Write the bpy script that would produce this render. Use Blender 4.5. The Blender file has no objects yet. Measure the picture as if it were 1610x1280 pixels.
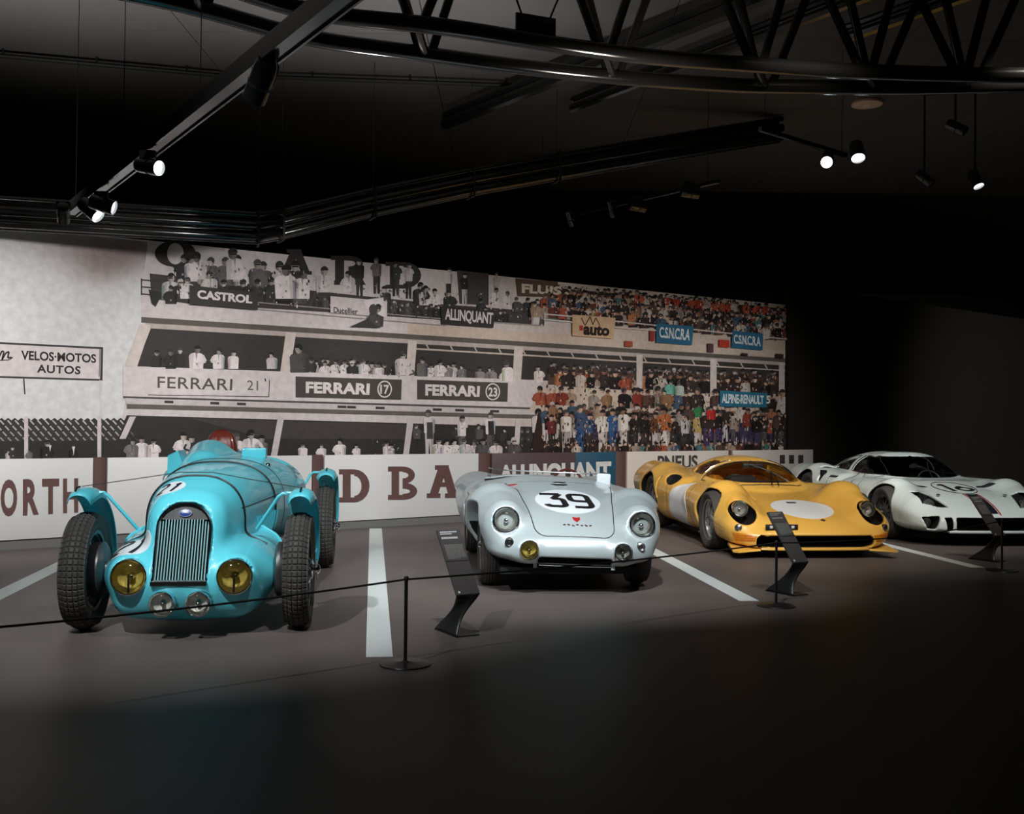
import bpy, bmesh, math, random
import numpy as np
from mathutils import Vector, Matrix, Euler

sc = bpy.context.scene
COL = sc.collection
PI = math.pi
R_ = math.radians

# ------------------------------------------------------------------ camera
FPX, EYE = 1700.0, 1.31
_pitch, _roll = math.atan(24.3 / FPX), 0.0115
_F = np.array([0, math.cos(_pitch), math.sin(_pitch)])
_R0 = np.array([1.0, 0, 0]); _U0 = np.array([0, -math.sin(_pitch), math.cos(_pitch)])
_R = math.cos(_roll) * _R0 + math.sin(_roll) * _U0
_U = math.cos(_roll) * _U0 - math.sin(_roll) * _R0
_C = np.array([0, 0, EYE])
cam_d = bpy.data.cameras.new('camera'); cam = bpy.data.objects.new('camera', cam_d); COL.objects.link(cam)
cam_d.sensor_width = 36.0; cam_d.sensor_fit = 'HORIZONTAL'; cam_d.lens = FPX / 1610 * 36.0
cam_d.clip_start = 0.05; cam_d.clip_end = 200
cam.matrix_world = Matrix(((_R[0], _U[0], -_F[0], 0), (_R[1], _U[1], -_F[1], 0), (_R[2], _U[2], -_F[2], EYE), (0, 0, 0, 1)))
sc.camera = cam

# ------------------------------------------------------------------ world, exposure
w = bpy.data.worlds.new('world'); sc.world = w; w.use_nodes = True
w.node_tree.nodes['Background'].inputs[0].default_value = (0.9, 0.95, 1.0, 1)
w.node_tree.nodes['Background'].inputs[1].default_value = 0.004
sc.view_settings.view_transform = 'Standard'; sc.view_settings.look = 'None'
sc.view_settings.exposure = 0.0; sc.view_settings.gamma = 1.0; sc.view_settings.use_curve_mapping = False
sc.cycles.max_bounces = 6; sc.cycles.transparent_max_bounces = 12
sc.cycles.use_denoising = True
try: sc.cycles.denoiser = 'OPENIMAGEDENOISE'
except Exception: pass
sc.cycles.sample_clamp_indirect = 4.0

def ray(x, y): return _F + (x - 805) / FPX * _R - (y - 640) / FPX * _U
def ground(x, y, z=0.0):
    d = ray(x, y); t = (z - EYE) / d[2]; return _C + t * d
_w0 = ground(0, 866); _w1 = ground(590, 829.5)
WU = (_w1 - _w0) / np.linalg.norm(_w1 - _w0)          # direction along the mural wall
WN = np.array([WU[1], -WU[0], 0.0])                    # its normal, towards the hall
WANG = math.atan2(WU[1], WU[0])
def on_wall(x, y, off=0.0):                            # photo measurement -> (distance along wall, height)
    o = _w0 + WN * off; d = ray(x, y); t = ((o - _C) @ WN) / (d @ WN); P = _C + t * d
    return (P - _w0) @ WU, P[2]
def wall_pt(u, z, off=0.0): return _w0 + WU * u + WN * off + np.array([0, 0, z])

# ------------------------------------------------------------------ lights
def spot(name, loc, target, power, size=60, blend=0.6, color=(1, 1, 1), radius=0.05):
    l = bpy.data.lights.new(name, 'SPOT'); o = bpy.data.objects.new(name, l); COL.objects.link(o)
    l.energy = power; l.spot_size = R_(size); l.spot_blend = blend; l.color = color; l.shadow_soft_size = radius
    d = Vector(target) - Vector(loc); o.location = loc; o.rotation_euler = d.to_track_quat('-Z', 'Y').to_euler()
    return o
COOL = (0.93, 0.98, 1.0); WARM = (1.0, 0.90, 0.80); NEUT = (1.0, 0.97, 0.95)
for i, (u, p) in enumerate(((-1.6, 315), (.4, 305), (2.6, 270), (4.8, 235), (7.0, 200), (9.2, 170), (11.2, 135))):
    q = wall_pt(u, 3.05, 3.4); spot('mural_spot', q, wall_pt(u + .3, 1.45), p, 75, 0.9, NEUT, .08)
spot('car_spot', (-2.6, 2.6, 4.6), (-1.95, 7.0, .6), 1150, 46, 1.0, COOL, .06)
spot('car_spot', (-.2, 4.4, 4.7), (-1.6, 8.4, .7), 560, 62, 1.0, COOL, .06)
spot('car_spot', (.4, 4.6, 4.7), (.4, 9.4, .5), 1300, 50, 1.0, COOL, .06)
spot('car_spot', (2.6, 6.6, 4.8), (.9, 9.4, .5), 340, 58, 1.0, COOL, .06)
spot('car_spot', (2.2, 6.6, 4.8), (2.6, 12.3, .5), 900, 48, 1.0, WARM, .06)
spot('car_spot', (4.6, 8.0, 4.8), (3.1, 11.8, .5), 330, 60, 1.0, WARM, .06)
spot('car_spot', (5.4, 8.2, 4.8), (4.9, 13.6, .6), 980, 50, 1.0, COOL, .06)
spot('car_spot', (0.6, 9.4, 4.6), (2.0, 13.0, .6), 520, 44, 1.0, WARM, .06)
spot('car_spot', (2.7, 9.2, 4.5), (4.5, 14.0, .6), 560, 36, 1.0, COOL, .06)
spot('ceiling_fill', (-4.3, 8.8, 2.7), (-4.3, 9.0, 5.24), 420, 122, 1.0, NEUT, .12)  # unseen upward lamps, added with no fixture to brighten the ceiling
spot('ceiling_fill', (-1.2, 9.6, 2.7), (-1.0, 9.7, 5.24), 330, 118, 1.0, NEUT, .12)
spot('ceiling_fill', (1.0, 8.0, 3.3), (0.6, 9.4, 5.24), 60, 110, 1.0, WARM, .12)
spot('wall_fill', (12.5, 13.5, 4.6), wall_pt(21.0, .3), 1500, 62, 1.0, NEUT, .08)  # added lamp without a fixture, lifts the far right of the wall


# ------------------------------------------------------------------ materials
def lin(*c):
    out = []
    for v in c:
        v = v / 255.0; out.append(v / 12.92 if v <= 0.04045 else ((v + 0.055) / 1.055) ** 2.4)
    return tuple(out)
MATS = {}
def mat(name, rgb, rough=0.5, metal=0.0, coat=0.0, var=0.06, scale=18.0, spec=0.5, emit=None, estr=0.0, bump=0.0, rvar=0.05):
    if name in MATS: return MATS[name]
    m = bpy.data.materials.new(name); m.use_nodes = True; nt = m.node_tree
    b = nt.nodes['Principled BSDF']
    b.inputs['Metallic'].default_value = metal; b.inputs['Roughness'].default_value = rough
    b.inputs['Coat Weight'].default_value = coat; b.inputs['Coat Roughness'].default_value = 0.04
    b.inputs['Specular IOR Level'].default_value = spec
    tc = nt.nodes.new('ShaderNodeTexCoord'); nz = nt.nodes.new('ShaderNodeTexNoise')
    nz.inputs['Scale'].default_value = scale; nz.inputs['Detail'].default_value = 4
    nt.links.new(tc.outputs['Object'], nz.inputs['Vector'])
    mx = nt.nodes.new('ShaderNodeMix'); mx.data_type = 'RGBA'
    mx.inputs[6].default_value = tuple(max(0, v * (1 - var)) for v in rgb) + (1,)
    mx.inputs[7].default_value = tuple(min(1, v * (1 + var)) for v in rgb) + (1,)
    nt.links.new(nz.outputs['Fac'], mx.inputs[0]); nt.links.new(mx.outputs[2], b.inputs['Base Color'])
    mr = nt.nodes.new('ShaderNodeMapRange')
    mr.inputs[3].default_value = max(0.0, rough - rvar); mr.inputs[4].default_value = min(1, rough + rvar)
    nt.links.new(nz.outputs['Fac'], mr.inputs[0]); nt.links.new(mr.outputs[0], b.inputs['Roughness'])
    if bump:
        bp = nt.nodes.new('ShaderNodeBump'); bp.inputs['Strength'].default_value = bump; bp.inputs['Distance'].default_value = 0.01
        n2 = nt.nodes.new('ShaderNodeTexNoise'); n2.inputs['Scale'].default_value = scale * 6; n2.inputs['Detail'].default_value = 3
        nt.links.new(tc.outputs['Object'], n2.inputs['Vector']); nt.links.new(n2.outputs['Fac'], bp.inputs['Height']); nt.links.new(bp.outputs[0], b.inputs['Normal'])
    if emit:
        b.inputs['Emission Color'].default_value = emit + (1,); b.inputs['Emission Strength'].default_value = estr
    MATS[name] = m; return m
def glass(name, tint=(1, 1, 1), rough=0.02, refl=0.9):
    if name in MATS: return MATS[name]
    m = bpy.data.materials.new(name); m.use_nodes = True; nt = m.node_tree; nt.nodes.clear()
    out = nt.nodes.new('ShaderNodeOutputMaterial'); mix = nt.nodes.new('ShaderNodeMixShader')
    tr = nt.nodes.new('ShaderNodeBsdfTransparent'); tr.inputs[0].default_value = tint + (1,)
    gl = nt.nodes.new('ShaderNodeBsdfGlossy'); gl.inputs['Roughness'].default_value = rough
    fr = nt.nodes.new('ShaderNodeFresnel'); fr.inputs[0].default_value = 1.5
    mu = nt.nodes.new('ShaderNodeMath'); mu.operation = 'MULTIPLY'; mu.inputs[1].default_value = refl
    nt.links.new(fr.outputs[0], mu.inputs[0]); nt.links.new(mu.outputs[0], mix.inputs[0])
    nt.links.new(tr.outputs[0], mix.inputs[1]); nt.links.new(gl.outputs[0], mix.inputs[2]); nt.links.new(mix.outputs[0], out.inputs[0])
    MATS[name] = m; return m
def print_mat(name, rough=0.6, grain=0.10):
    m = bpy.data.materials.new(name); m.use_nodes = True; nt = m.node_tree; b = nt.nodes['Principled BSDF']
    b.inputs['Roughness'].default_value = rough; b.inputs['Specular IOR Level'].default_value = 0.25
    at = nt.nodes.new('ShaderNodeAttribute'); at.attribute_name = 'ink'
    tc = nt.nodes.new('ShaderNodeTexCoord'); nz = nt.nodes.new('ShaderNodeTexNoise'); nz.inputs['Scale'].default_value = 14; nz.inputs['Detail'].default_value = 8
    nt.links.new(tc.outputs['Object'], nz.inputs['Vector'])
    mr = nt.nodes.new('ShaderNodeMapRange'); mr.inputs[1].default_value = 0.3; mr.inputs[2].default_value = 0.7
    mr.inputs[3].default_value = 1 - grain; mr.inputs[4].default_value = 1 + grain
    nt.links.new(nz.outputs['Fac'], mr.inputs[0])
    mu = nt.nodes.new('ShaderNodeVectorMath'); mu.operation = 'SCALE'
    nt.links.new(at.outputs['Color'], mu.inputs[0]); nt.links.new(mr.outputs[0], mu.inputs['Scale']); nt.links.new(mu.outputs[0], b.inputs['Base Color'])
    return m

def lined(m):
    """paint that turns black inside the wheel wells, ducts and lamp pits (mesh attribute 'cavity' > 0)"""
    nt = m.node_tree; b = nt.nodes['Principled BSDF']; out = [n for n in nt.nodes if n.type == 'OUTPUT_MATERIAL'][0]
    k = nt.nodes.new('ShaderNodeBsdfPrincipled'); k.inputs['Base Color'].default_value = (.012, .012, .012, 1); k.inputs['Roughness'].default_value = .7; k.inputs['Specular IOR Level'].default_value = .2
    at = nt.nodes.new('ShaderNodeAttribute'); at.attribute_name = 'cavity'
    mr = nt.nodes.new('ShaderNodeMapRange'); mr.inputs[1].default_value = -.001; mr.inputs[2].default_value = .002
    mx = nt.nodes.new('ShaderNodeMixShader'); nt.links.new(at.outputs['Fac'], mr.inputs[0]); nt.links.new(mr.outputs[0], mx.inputs[0])
    nt.links.new(b.outputs[0], mx.inputs[1]); nt.links.new(k.outputs[0], mx.inputs[2]); nt.links.new(mx.outputs[0], out.inputs[0]); return m
# ------------------------------------------------------------------ objects
def tag(o, label=None, cat=None, group=None, kind=None):
    if label: o['label'] = label
    if cat: o['category'] = cat
    if group: o['group'] = group
    if kind: o['kind'] = kind
    return o
def empty(name, loc=(0, 0, 0), rz=0.0, rx=0.0, ry=0.0):
    o = bpy.data.objects.new(name, None); COL.objects.link(o); o.location = loc; o.rotation_euler = (rx, ry, rz); o.empty_display_size = 0.1; return o
def mesh(name, verts, faces, m=None, parent=None, smooth=True, mats=None, fm=None):
    me = bpy.data.meshes.new(name)
    me.from_pydata([tuple(map(float, v)) for v in verts], [], [tuple(int(i) for i in f) for f in faces])
    if smooth: me.polygons.foreach_set('use_smooth', [True] * len(me.polygons))
    if mats:
        for q in mats: me.materials.append(q)
        if fm is not None: me.polygons.foreach_set('material_index', fm)
    elif m: me.materials.append(m)
    me.update()
    o = bpy.data.objects.new(name, me); COL.objects.link(o)
    if parent: o.parent = parent
    return o
class MB:
    """collects shapes, then links them as one mesh"""
    def __init__(s): s.v = []; s.f = []
    def add(s, v, f):
        n = len(s.v); s.v += [tuple(map(float, p)) for p in v]; s.f += [tuple(int(i) + n for i in q) for q in f]; return s
    def box(s, lo, hi, M=None, bev=0.0):
        lo = np.array(lo, float); hi = np.array(hi, float)
        if bev > 0:
            bm = bmesh.new(); bmesh.ops.create_cube(bm, size=1)
            for v in bm.verts: v.co = Vector([(lo[i] + hi[i]) / 2 + v.co[i] * (hi[i] - lo[i]) for i in range(3)])
            bmesh.ops.bevel(bm, geom=bm.edges[:], offset=bev, segments=2, affect='EDGES', profile=0.5)
            V = np.array([v.co[:] for v in bm.verts]); Fc = [[v.index for v in f.verts] for f in bm.faces]; bm.free()
        else:
            V = np.array([[(lo, hi)[i][0], (lo, hi)[j][1], (lo, hi)[k][2]] for i in (0, 1) for j in (0, 1) for k in (0, 1)])
            Fc = [(0, 1, 3, 2), (4, 6, 7, 5), (0, 4, 5, 1), (2, 3, 7, 6), (0, 2, 6, 4), (1, 5, 7, 3)]
        if M is not None: V = np.array([(M @ Vector(p))[:] for p in V])
        return s.add(V, Fc)
    def tube(s, pts, r, n=8, cap=True):
        P = np.array(pts, float); k = len(P)
        rr = np.full(k, r) if np.isscalar(r) else np.array(r, float)
        T = np.gradient(P, axis=0); T /= np.linalg.norm(T, axis=1)[:, None] + 1e-12
        a = np.array([0, 0, 1.0]) if abs(T[0][2]) < 0.9 else np.array([1.0, 0, 0])
        u = np.cross(T[0], a); u /= np.linalg.norm(u); V = []
        for i in range(k):
            u = u - T[i] * (u @ T[i]); u /= np.linalg.norm(u) + 1e-12; v = np.cross(T[i], u)
            for j in range(n):
                t = 2 * PI * j / n; V.append(P[i] + rr[i] * (math.cos(t) * u + math.sin(t) * v))
        Fc = [(i * n + j, i * n + (j + 1) % n, (i + 1) * n + (j + 1) % n, (i + 1) * n + j) for i in range(k - 1) for j in range(n)]
        if cap: Fc += [tuple(range(n))[::-1], tuple(range((k - 1) * n, k * n))]
        return s.add(V, Fc)
    def lathe(s, prof, n=32, M=None, closed=False, caps=True):
        """prof: (radius, height along local z)"""
        k = len(prof); V = []
        for (r, z) in prof:
            for j in range(n): t = 2 * PI * j / n; V.append((r * math.cos(t), r * math.sin(t), z))
        Fc = [(i * n + j, i * n + (j + 1) % n, (i + 1) * n + (j + 1) % n, (i + 1) * n + j) for i in range(k - 1) for j in range(n)]
        if closed: Fc += [((k - 1) * n + j, (k - 1) * n + (j + 1) % n, (j + 1) % n, j) for j in range(n)]
        elif caps:
            if prof[0][0] > 1e-6: Fc.append(tuple(range(n))[::-1])
            if prof[-1][0] > 1e-6: Fc.append(tuple(range((k - 1) * n, k * n)))
        V = np.array(V)
        if M is not None: V = np.array([(M @ Vector(p))[:] for p in V])
        return s.add(V, Fc)
    def prism(s, poly, d, M=None):
        """poly in local xy, extruded along z from 0 to d"""
        n = len(poly); V = [(x, y, 0) for x, y in poly] + [(x, y, d) for x, y in poly]
        Fc = [tuple(range(n))[::-1], tuple(range(n, 2 * n))] + [(i, (i + 1) % n, n + (i + 1) % n, n + i) for i in range(n)]
        if M is not None: V = [(M @ Vector(p))[:] for p in V]
        return s.add(V, Fc)
    def build(s, name, m=None, parent=None, smooth=True, weld=False):
        o = mesh(name, s.v, s.f, m, parent, False)
        bm = bmesh.new(); bm.from_mesh(o.data)
        if weld: bmesh.ops.remove_doubles(bm, verts=bm.verts, dist=1e-5)
        bmesh.ops.recalc_face_normals(bm, faces=bm.faces[:])
        if smooth:
            for f in bm.faces: f.smooth = True
            for e in bm.edges:
                if len(e.link_faces) == 2 and e.calc_face_angle(0) > R_(38): e.smooth = False
        bm.to_mesh(o.data); bm.free(); return o
def look_m(loc, d, up=(0, 0, 1)):
    """matrix whose local z runs along d"""
    z = Vector(d).normalized(); x = Vector(up).cross(z)
    if x.length < 1e-5: x = Vector((1, 0, 0)).cross(z)
    x.normalize(); y = z.cross(x)
    return Matrix(((x[0], y[0], z[0], loc[0]), (x[1], y[1], z[1], loc[1]), (x[2], y[2], z[2], loc[2]), (0, 0, 0, 1)))
def copy_tree(o, parent=None):
    c = o.copy(); COL.objects.link(c)
    if parent: c.parent = parent
    for ch in list(o.children): copy_tree(ch, c)
    return c
def struct(o): o['kind'] = 'structure'; return o
def text_mesh(body, bold=0.0, spacing=1.0):
    cu = bpy.data.curves.new('text', 'FONT'); cu.body = body; cu.offset = bold; cu.space_character = spacing; cu.resolution_u = 4; cu.fill_mode = 'FRONT'
    ob = bpy.data.objects.new('text', cu); COL.objects.link(ob)
    me = bpy.data.meshes.new_from_object(ob.evaluated_get(bpy.context.evaluated_depsgraph_get()))
    V = np.array([v.co[:] for v in me.vertices]); Fc = [tuple(p.vertices) for p in me.polygons]
    bpy.data.objects.remove(ob); bpy.data.curves.remove(cu); bpy.data.meshes.remove(me)
    lo, hi = V.min(0), V.max(0)
    V[:, 0] = (V[:, 0] - lo[0]) / (hi[0] - lo[0]); V[:, 1] = (V[:, 1] - lo[1]) / (hi[1] - lo[1])
    return V[:, :2], Fc, (hi[0] - lo[0]) / (hi[1] - lo[1])

# ------------------------------------------------------------------ implicit surfaces for the coachwork
def smin(a, b, k):
    h = np.clip(0.5 + 0.5 * (b - a) / k, 0, 1); return b * (1 - h) + a * h - k * h * (1 - h)
def smax(a, b, k): return -smin(-a, -b, k)
def prof(y, ys, vs):
    ys = np.array(ys, float); vs = np.array(vs, float); h = np.diff(ys); s = np.diff(vs) / h
    m = np.zeros_like(vs); m[0], m[-1] = s[0], s[-1]
    same = s[:-1] * s[1:] > 0
    w1 = 2 * h[1:] + h[:-1]; w2 = h[1:] + 2 * h[:-1]
    with np.errstate(divide='ignore', invalid='ignore'):
        hm = (w1 + w2) / (w1 / s[:-1] + w2 / s[1:])
    m[1:-1] = np.where(same, hm, 0)
    yc = np.clip(y, ys[0], ys[-1]); i = np.clip(np.searchsorted(ys, yc, side='right') - 1, 0, len(h) - 1)
    t = (yc - ys[i]) / h[i]; t2 = t * t; t3 = t2 * t
    return (2 * t3 - 3 * t2 + 1) * vs[i] + (t3 - 2 * t2 + t) * h[i] * m[i] + (-2 * t3 + 3 * t2) * vs[i + 1] + (t3 - t2) * h[i] * m[i + 1]
def ell(X, Y, Z, c, r):
    a, b, d = (X - c[0]) / r[0], (Y - c[1]) / r[1], (Z - c[2]) / r[2]
    k0 = np.sqrt(a * a + b * b + d * d); k1 = np.sqrt((a / r[0]) ** 2 + (b / r[1]) ** 2 + (d / r[2]) ** 2) + 1e-9
    return k0 * (k0 - 1) / k1
def caps(X, Y, Z, a, b, ra, rb):
    a = np.array(a, float); b = np.array(b, float); d = b - a; L = d @ d
    t = np.clip(((X - a[0]) * d[0] + (Y - a[1]) * d[1] + (Z - a[2]) * d[2]) / L, 0, 1)
    q = np.sqrt((X - a[0] - t * d[0]) ** 2 + (Y - a[1] - t * d[1]) ** 2 + (Z - a[2] - t * d[2]) ** 2)
    return q - (ra + (rb - ra) * t)
def rbox(X, Y, Z, c, h, r):
    qx, qy, qz = np.abs(X - c[0]) - h[0] + r, np.abs(Y - c[1]) - h[1] + r, np.abs(Z - c[2]) - h[2] + r
    return np.sqrt(np.maximum(qx, 0) ** 2 + np.maximum(qy, 0) ** 2 + np.maximum(qz, 0) ** 2) + np.minimum(np.maximum(qx, np.maximum(qy, qz)), 0) - r
def cylx(X, Y, Z, cy, cz, rad, x0, x1):
    return np.maximum(np.hypot(Y - cy, Z - cz) - rad, np.abs(X - (x0 + x1) / 2) - (x1 - x0) / 2)
def loft(X, Y, Z, ys, wd, zt, zb, n=2.5, cf=0.5, cap=0.05, cx=0.0):
    W = prof(Y, ys, wd); T = prof(Y, ys, zt); B = prof(Y, ys, zb)
    zc = B + (T - B) * cf; h = np.where(Z > zc, T - zc, zc - B)
    q = ((np.abs(X - cx) / W) ** n + (np.abs(Z - zc) / h) ** n) ** (1 / n)
    d = (q - 1) * np.minimum(W, h)
    return smax(d, np.maximum(ys[0] - Y, Y - ys[-1]), cap)
def poly2(U, V, pts):
    """signed distance to a closed polygon in a plane"""
    P = np.array(pts, float); d = np.full(U.shape, 1e9); s = np.ones(U.shape); n = len(P)
    for i in range(n):
        a, b = P[i], P[i - 1]; e = b - a; wx, wy = U - a[0], V - a[1]
        t = np.clip((wx * e[0] + wy * e[1]) / (e @ e), 0, 1)
        d = np.minimum(d, (wx - e[0] * t) ** 2 + (wy - e[1] * t) ** 2)
        c1 = V >= a[1]; c2 = V < b[1]; c3 = e[0] * wy > e[1] * wx
        s = np.where((c1 & c2 & c3) | (~c1 & ~c2 & ~c3), -s, s)
    return s * np.sqrt(d)
def F_at(f, P): return f(P[:, 0], P[:, 1], P[:, 2])
def gradf(f, P, e=0.002):
    g = np.empty_like(P)
    for i in range(3):
        q = P.copy(); q[:, i] += e; a = F_at(f, q); q[:, i] -= 2 * e; g[:, i] = (a - F_at(f, q)) / (2 * e)
    return g
def surface(f, lo, hi, h, sym=False):
    """surface nets: a quad mesh of f = 0"""
    ax = [np.arange(lo[i], hi[i] + h, h) for i in range(3)]
    if sym: k = int(math.ceil(hi[0] / h)); ax[0] = np.arange(-k, k + 1) * h
    nx, ny, nz = map(len, ax)
    G = np.empty((nx, ny, nz), np.float32); YY, ZZ = np.meshgrid(ax[1], ax[2], indexing='ij'); yy, zz = YY.ravel(), ZZ.ravel()
    st = max(1, int(400000 / (ny * nz)))
    for i in range((nx // 2) if sym else 0, nx, st):
        xs = ax[0][i:i + st]; k = len(xs)
        G[i:i + k] = f(np.repeat(xs, ny * nz), np.tile(yy, k), np.tile(zz, k)).reshape(k, ny, nz)
    if sym: G[:nx // 2] = G[:nx // 2:-1]
    S = G < 0; cs = (nx - 1, ny - 1, nz - 1); acc = np.zeros(cs + (3,), np.float32); cnt = np.zeros(cs, np.float32); quads = []
    for a in range(3):
        b, c = [(1, 2), (0, 2), (0, 1)][a]
        s0 = [slice(None)] * 3; s1 = [slice(None)] * 3; s0[a] = slice(0, -1); s1[a] = slice(1, None)
        A, B = G[tuple(s0)], G[tuple(s1)]; cr = S[tuple(s0)] != S[tuple(s1)]; idx = np.argwhere(cr)
        if not len(idx): continue
        ga, gb = A[cr], B[cr]; t = ga / (ga - gb); p = idx.astype(np.float32); p[:, a] += t
        for db in (0, -1):
            for dc in (0, -1):
                ci = idx.copy(); ci[:, b] += db; ci[:, c] += dc
                ok = (ci >= 0).all(1) & (ci[:, 0] < cs[0]) & (ci[:, 1] < cs[1]) & (ci[:, 2] < cs[2])
                np.add.at(acc, tuple(ci[ok].T), p[ok]); np.add.at(cnt, tuple(ci[ok].T), 1)
        ok = (idx[:, b] > 0) & (idx[:, c] > 0) & (idx[:, b] < cs[b]) & (idx[:, c] < cs[c])
        idx = idx[ok]; sg = ga[ok] < 0; q = []
        for db, dc in ((0, 0), (-1, 0), (-1, -1), (0, -1)):
            ci = idx.copy(); ci[:, b] += db; ci[:, c] += dc; q.append((ci[:, 0] * cs[1] + ci[:, 1]) * cs[2] + ci[:, 2])
        q = np.stack(q, 1); flip = sg if a != 1 else ~sg; q[flip] = q[flip][:, ::-1]; quads.append(q)
    Q = np.concatenate(quads); m = cnt > 0; ids = -np.ones(cs, np.int64); ids[m] = np.arange(m.sum())
    V = (acc[m] / cnt[m][:, None]).astype(np.float64) * h + np.array([a_[0] for a_ in ax]); Q = ids.ravel()[Q]; Q = Q[(Q >= 0).all(1)]
    for _ in range(3):
        g = gradf(f, V); n2 = (g * g).sum(1) + 1e-6; s = np.clip(F_at(f, V) / np.sqrt(n2), -h * 0.6, h * 0.6); V = V - g * (s / np.sqrt(n2))[:, None]
    return V, Q[:, ::-1]
def body_mesh(name, f, lo, hi, h, m, parent, cav=None, sym=False):
    V, Q = surface(f, lo, hi, h, sym)
    me = bpy.data.meshes.new(name); me.vertices.add(len(V)); me.vertices.foreach_set('co', V.ravel())
    me.loops.add(Q.size); me.loops.foreach_set('vertex_index', Q.ravel().astype(np.int32))
    me.polygons.add(len(Q)); me.polygons.foreach_set('loop_start', np.arange(0, Q.size, 4, dtype=np.int32))
    me.polygons.foreach_set('use_smooth', np.ones(len(Q), bool))
    me.materials.append(m)
    if cav: at = me.attributes.new('cavity', 'FLOAT', 'POINT'); at.data.foreach_set('value', np.clip(cav(V), -.1, .1).astype(np.float32))
    me.update(calc_edges=True); me.validate()
    o = bpy.data.objects.new(name, me); COL.objects.link(o); o.parent = parent; return o
def front_y(f, x, z, y0=-1.6):
    return hit(f, [(x, y0, z)], (0, 1, 0), 2.5)[0][0][1]
def hit(f, P0, d, far=1.6, step=0.008):
    P0 = np.array(P0, float); D = np.array(d, float)
    if D.ndim == 1: D = np.repeat(D[None], len(P0), 0)
    D = D / np.linalg.norm(D, axis=1)[:, None]; t = np.zeros(len(P0)); done = np.zeros(len(P0), bool)
    for _ in range(int(far / step)):
        v = F_at(f, P0 + D * t[:, None]); done |= v < 0
        if done.all(): break
        t = np.where(done, t, t + step)
    a, b = t - step, t.copy()
    for _ in range(12):
        m = (a + b) / 2; inn = F_at(f, P0 + D * m[:, None]) < 0; b = np.where(inn, m, b); a = np.where(inn, a, m)
    return P0 + D * b[:, None], done
def plane_pts(uv, o, eu, ev): return np.array(o, float) + uv[:, :1] * np.array(eu, float) + uv[:, 1:] * np.array(ev, float)
def lift(f, P, off):
    g = gradf(f, P, 0.004); g /= np.linalg.norm(g, axis=1)[:, None] + 1e-9; return P + g * off
def patch(name, f, outline, o, eu, ev, d, m, parent, off=0.002, rings=10, skirt=0.006, center=None):
    """sheet laid on the surface f: a star-shaped outline in the plane (o, eu, ev) projected along d"""
    O = np.array(outline, float); c = O.mean(0) if center is None else np.array(center, float); n = len(O)
    uv = [c[None]] + [c + (O - c) * (k / rings) for k in range(1, rings + 1)]
    P, _ = hit(f, plane_pts(np.concatenate(uv), o, eu, ev), d); P = lift(f, P, off); edge = lift(f, P[-n:], -skirt); V = np.concatenate([P, edge])
    Fc = [(0, 1 + i, 1 + (i + 1) % n) for i in range(n)]
    for k in range(rings):
        a = 1 + k * n; b = a + n; Fc += [(a + i, b + i, b + (i + 1) % n, a + (i + 1) % n) for i in range(n)]
    ob = mesh(name, V, Fc, m, parent)
    bm = bmesh.new(); bm.from_mesh(ob.data); bmesh.ops.recalc_face_normals(bm, faces=bm.faces[:])
    if sum((x.normal @ Vector(d)) * x.calc_area() for x in bm.faces if x.index < n * 3) > 0: bmesh.ops.reverse_faces(bm, faces=bm.faces[:])
    for e in bm.edges:
        if len(e.link_faces) == 2 and e.calc_face_angle(0) > R_(45): e.smooth = False
    bm.to_mesh(ob.data); bm.free(); return ob
def line_on(f, uv, o, eu, ev, d, n=40, off=0.0, closed=False):
    U = np.array(uv, float)
    if closed: U = np.concatenate([U, U[:1]])
    s = np.concatenate([[0], np.cumsum(np.linalg.norm(np.diff(U, axis=0), axis=1))]); t = np.linspace(0, s[-1], n)
    q = np.stack([np.interp(t, s, U[:, 0]), np.interp(t, s, U[:, 1])], 1)
    P, _ = hit(f, plane_pts(q, o, eu, ev), d); return lift(f, P, off)
def stroke_on(name, f, strokes, width, o, eu, ev, d, m, parent, off=0.004, ds=0.012):
    """painted strokes laid on the surface"""
    V, Fc = [], []
    for st in strokes:
        P = np.array(st, float); s = np.concatenate([[0], np.cumsum(np.linalg.norm(np.diff(P, axis=0), axis=1))])
        t = np.unique(np.concatenate([np.linspace(0, s[-1], max(2, int(s[-1] / ds))), s])); q = np.stack([np.interp(t, s, P[:, 0]), np.interp(t, s, P[:, 1])], 1)
        T = np.gradient(q, axis=0); T /= np.linalg.norm(T, axis=1)[:, None] + 1e-12; N = np.stack([-T[:, 1], T[:, 0]], 1)
        b = len(V)
        for k in range(len(q)):
            for j in (-1, -0.33, 0.33, 1): V.append(q[k] + N[k] * width / 2 * j)
        Fc += [(b + k * 4 + j, b + k * 4 + j + 1, b + k * 4 + j + 5, b + k * 4 + j + 4) for k in range(len(q) - 1) for j in range(3)]
    P, _ = hit(f, plane_pts(np.array(V), o, eu, ev), d); P = lift(f, P, off)
    return mesh(name, P, Fc, m, parent)
def circ(r, n=40, rx=None, c=(0, 0), rot=0.0):
    ry = r if rx is None else rx; out = []
    for i in range(n):
        t = 2 * PI * i / n; x, y = r * math.cos(t), ry * math.sin(t)
        out.append((c[0] + x * math.cos(rot) - y * math.sin(rot), c[1] + x * math.sin(rot) + y * math.cos(rot)))
    return out
def arcp(cx, cy, r, a0, a1, n=10): return [(cx + r * math.cos(R_(a0 + (a1 - a0) * i / n)), cy + r * math.sin(R_(a0 + (a1 - a0) * i / n))) for i in range(n + 1)]
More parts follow.
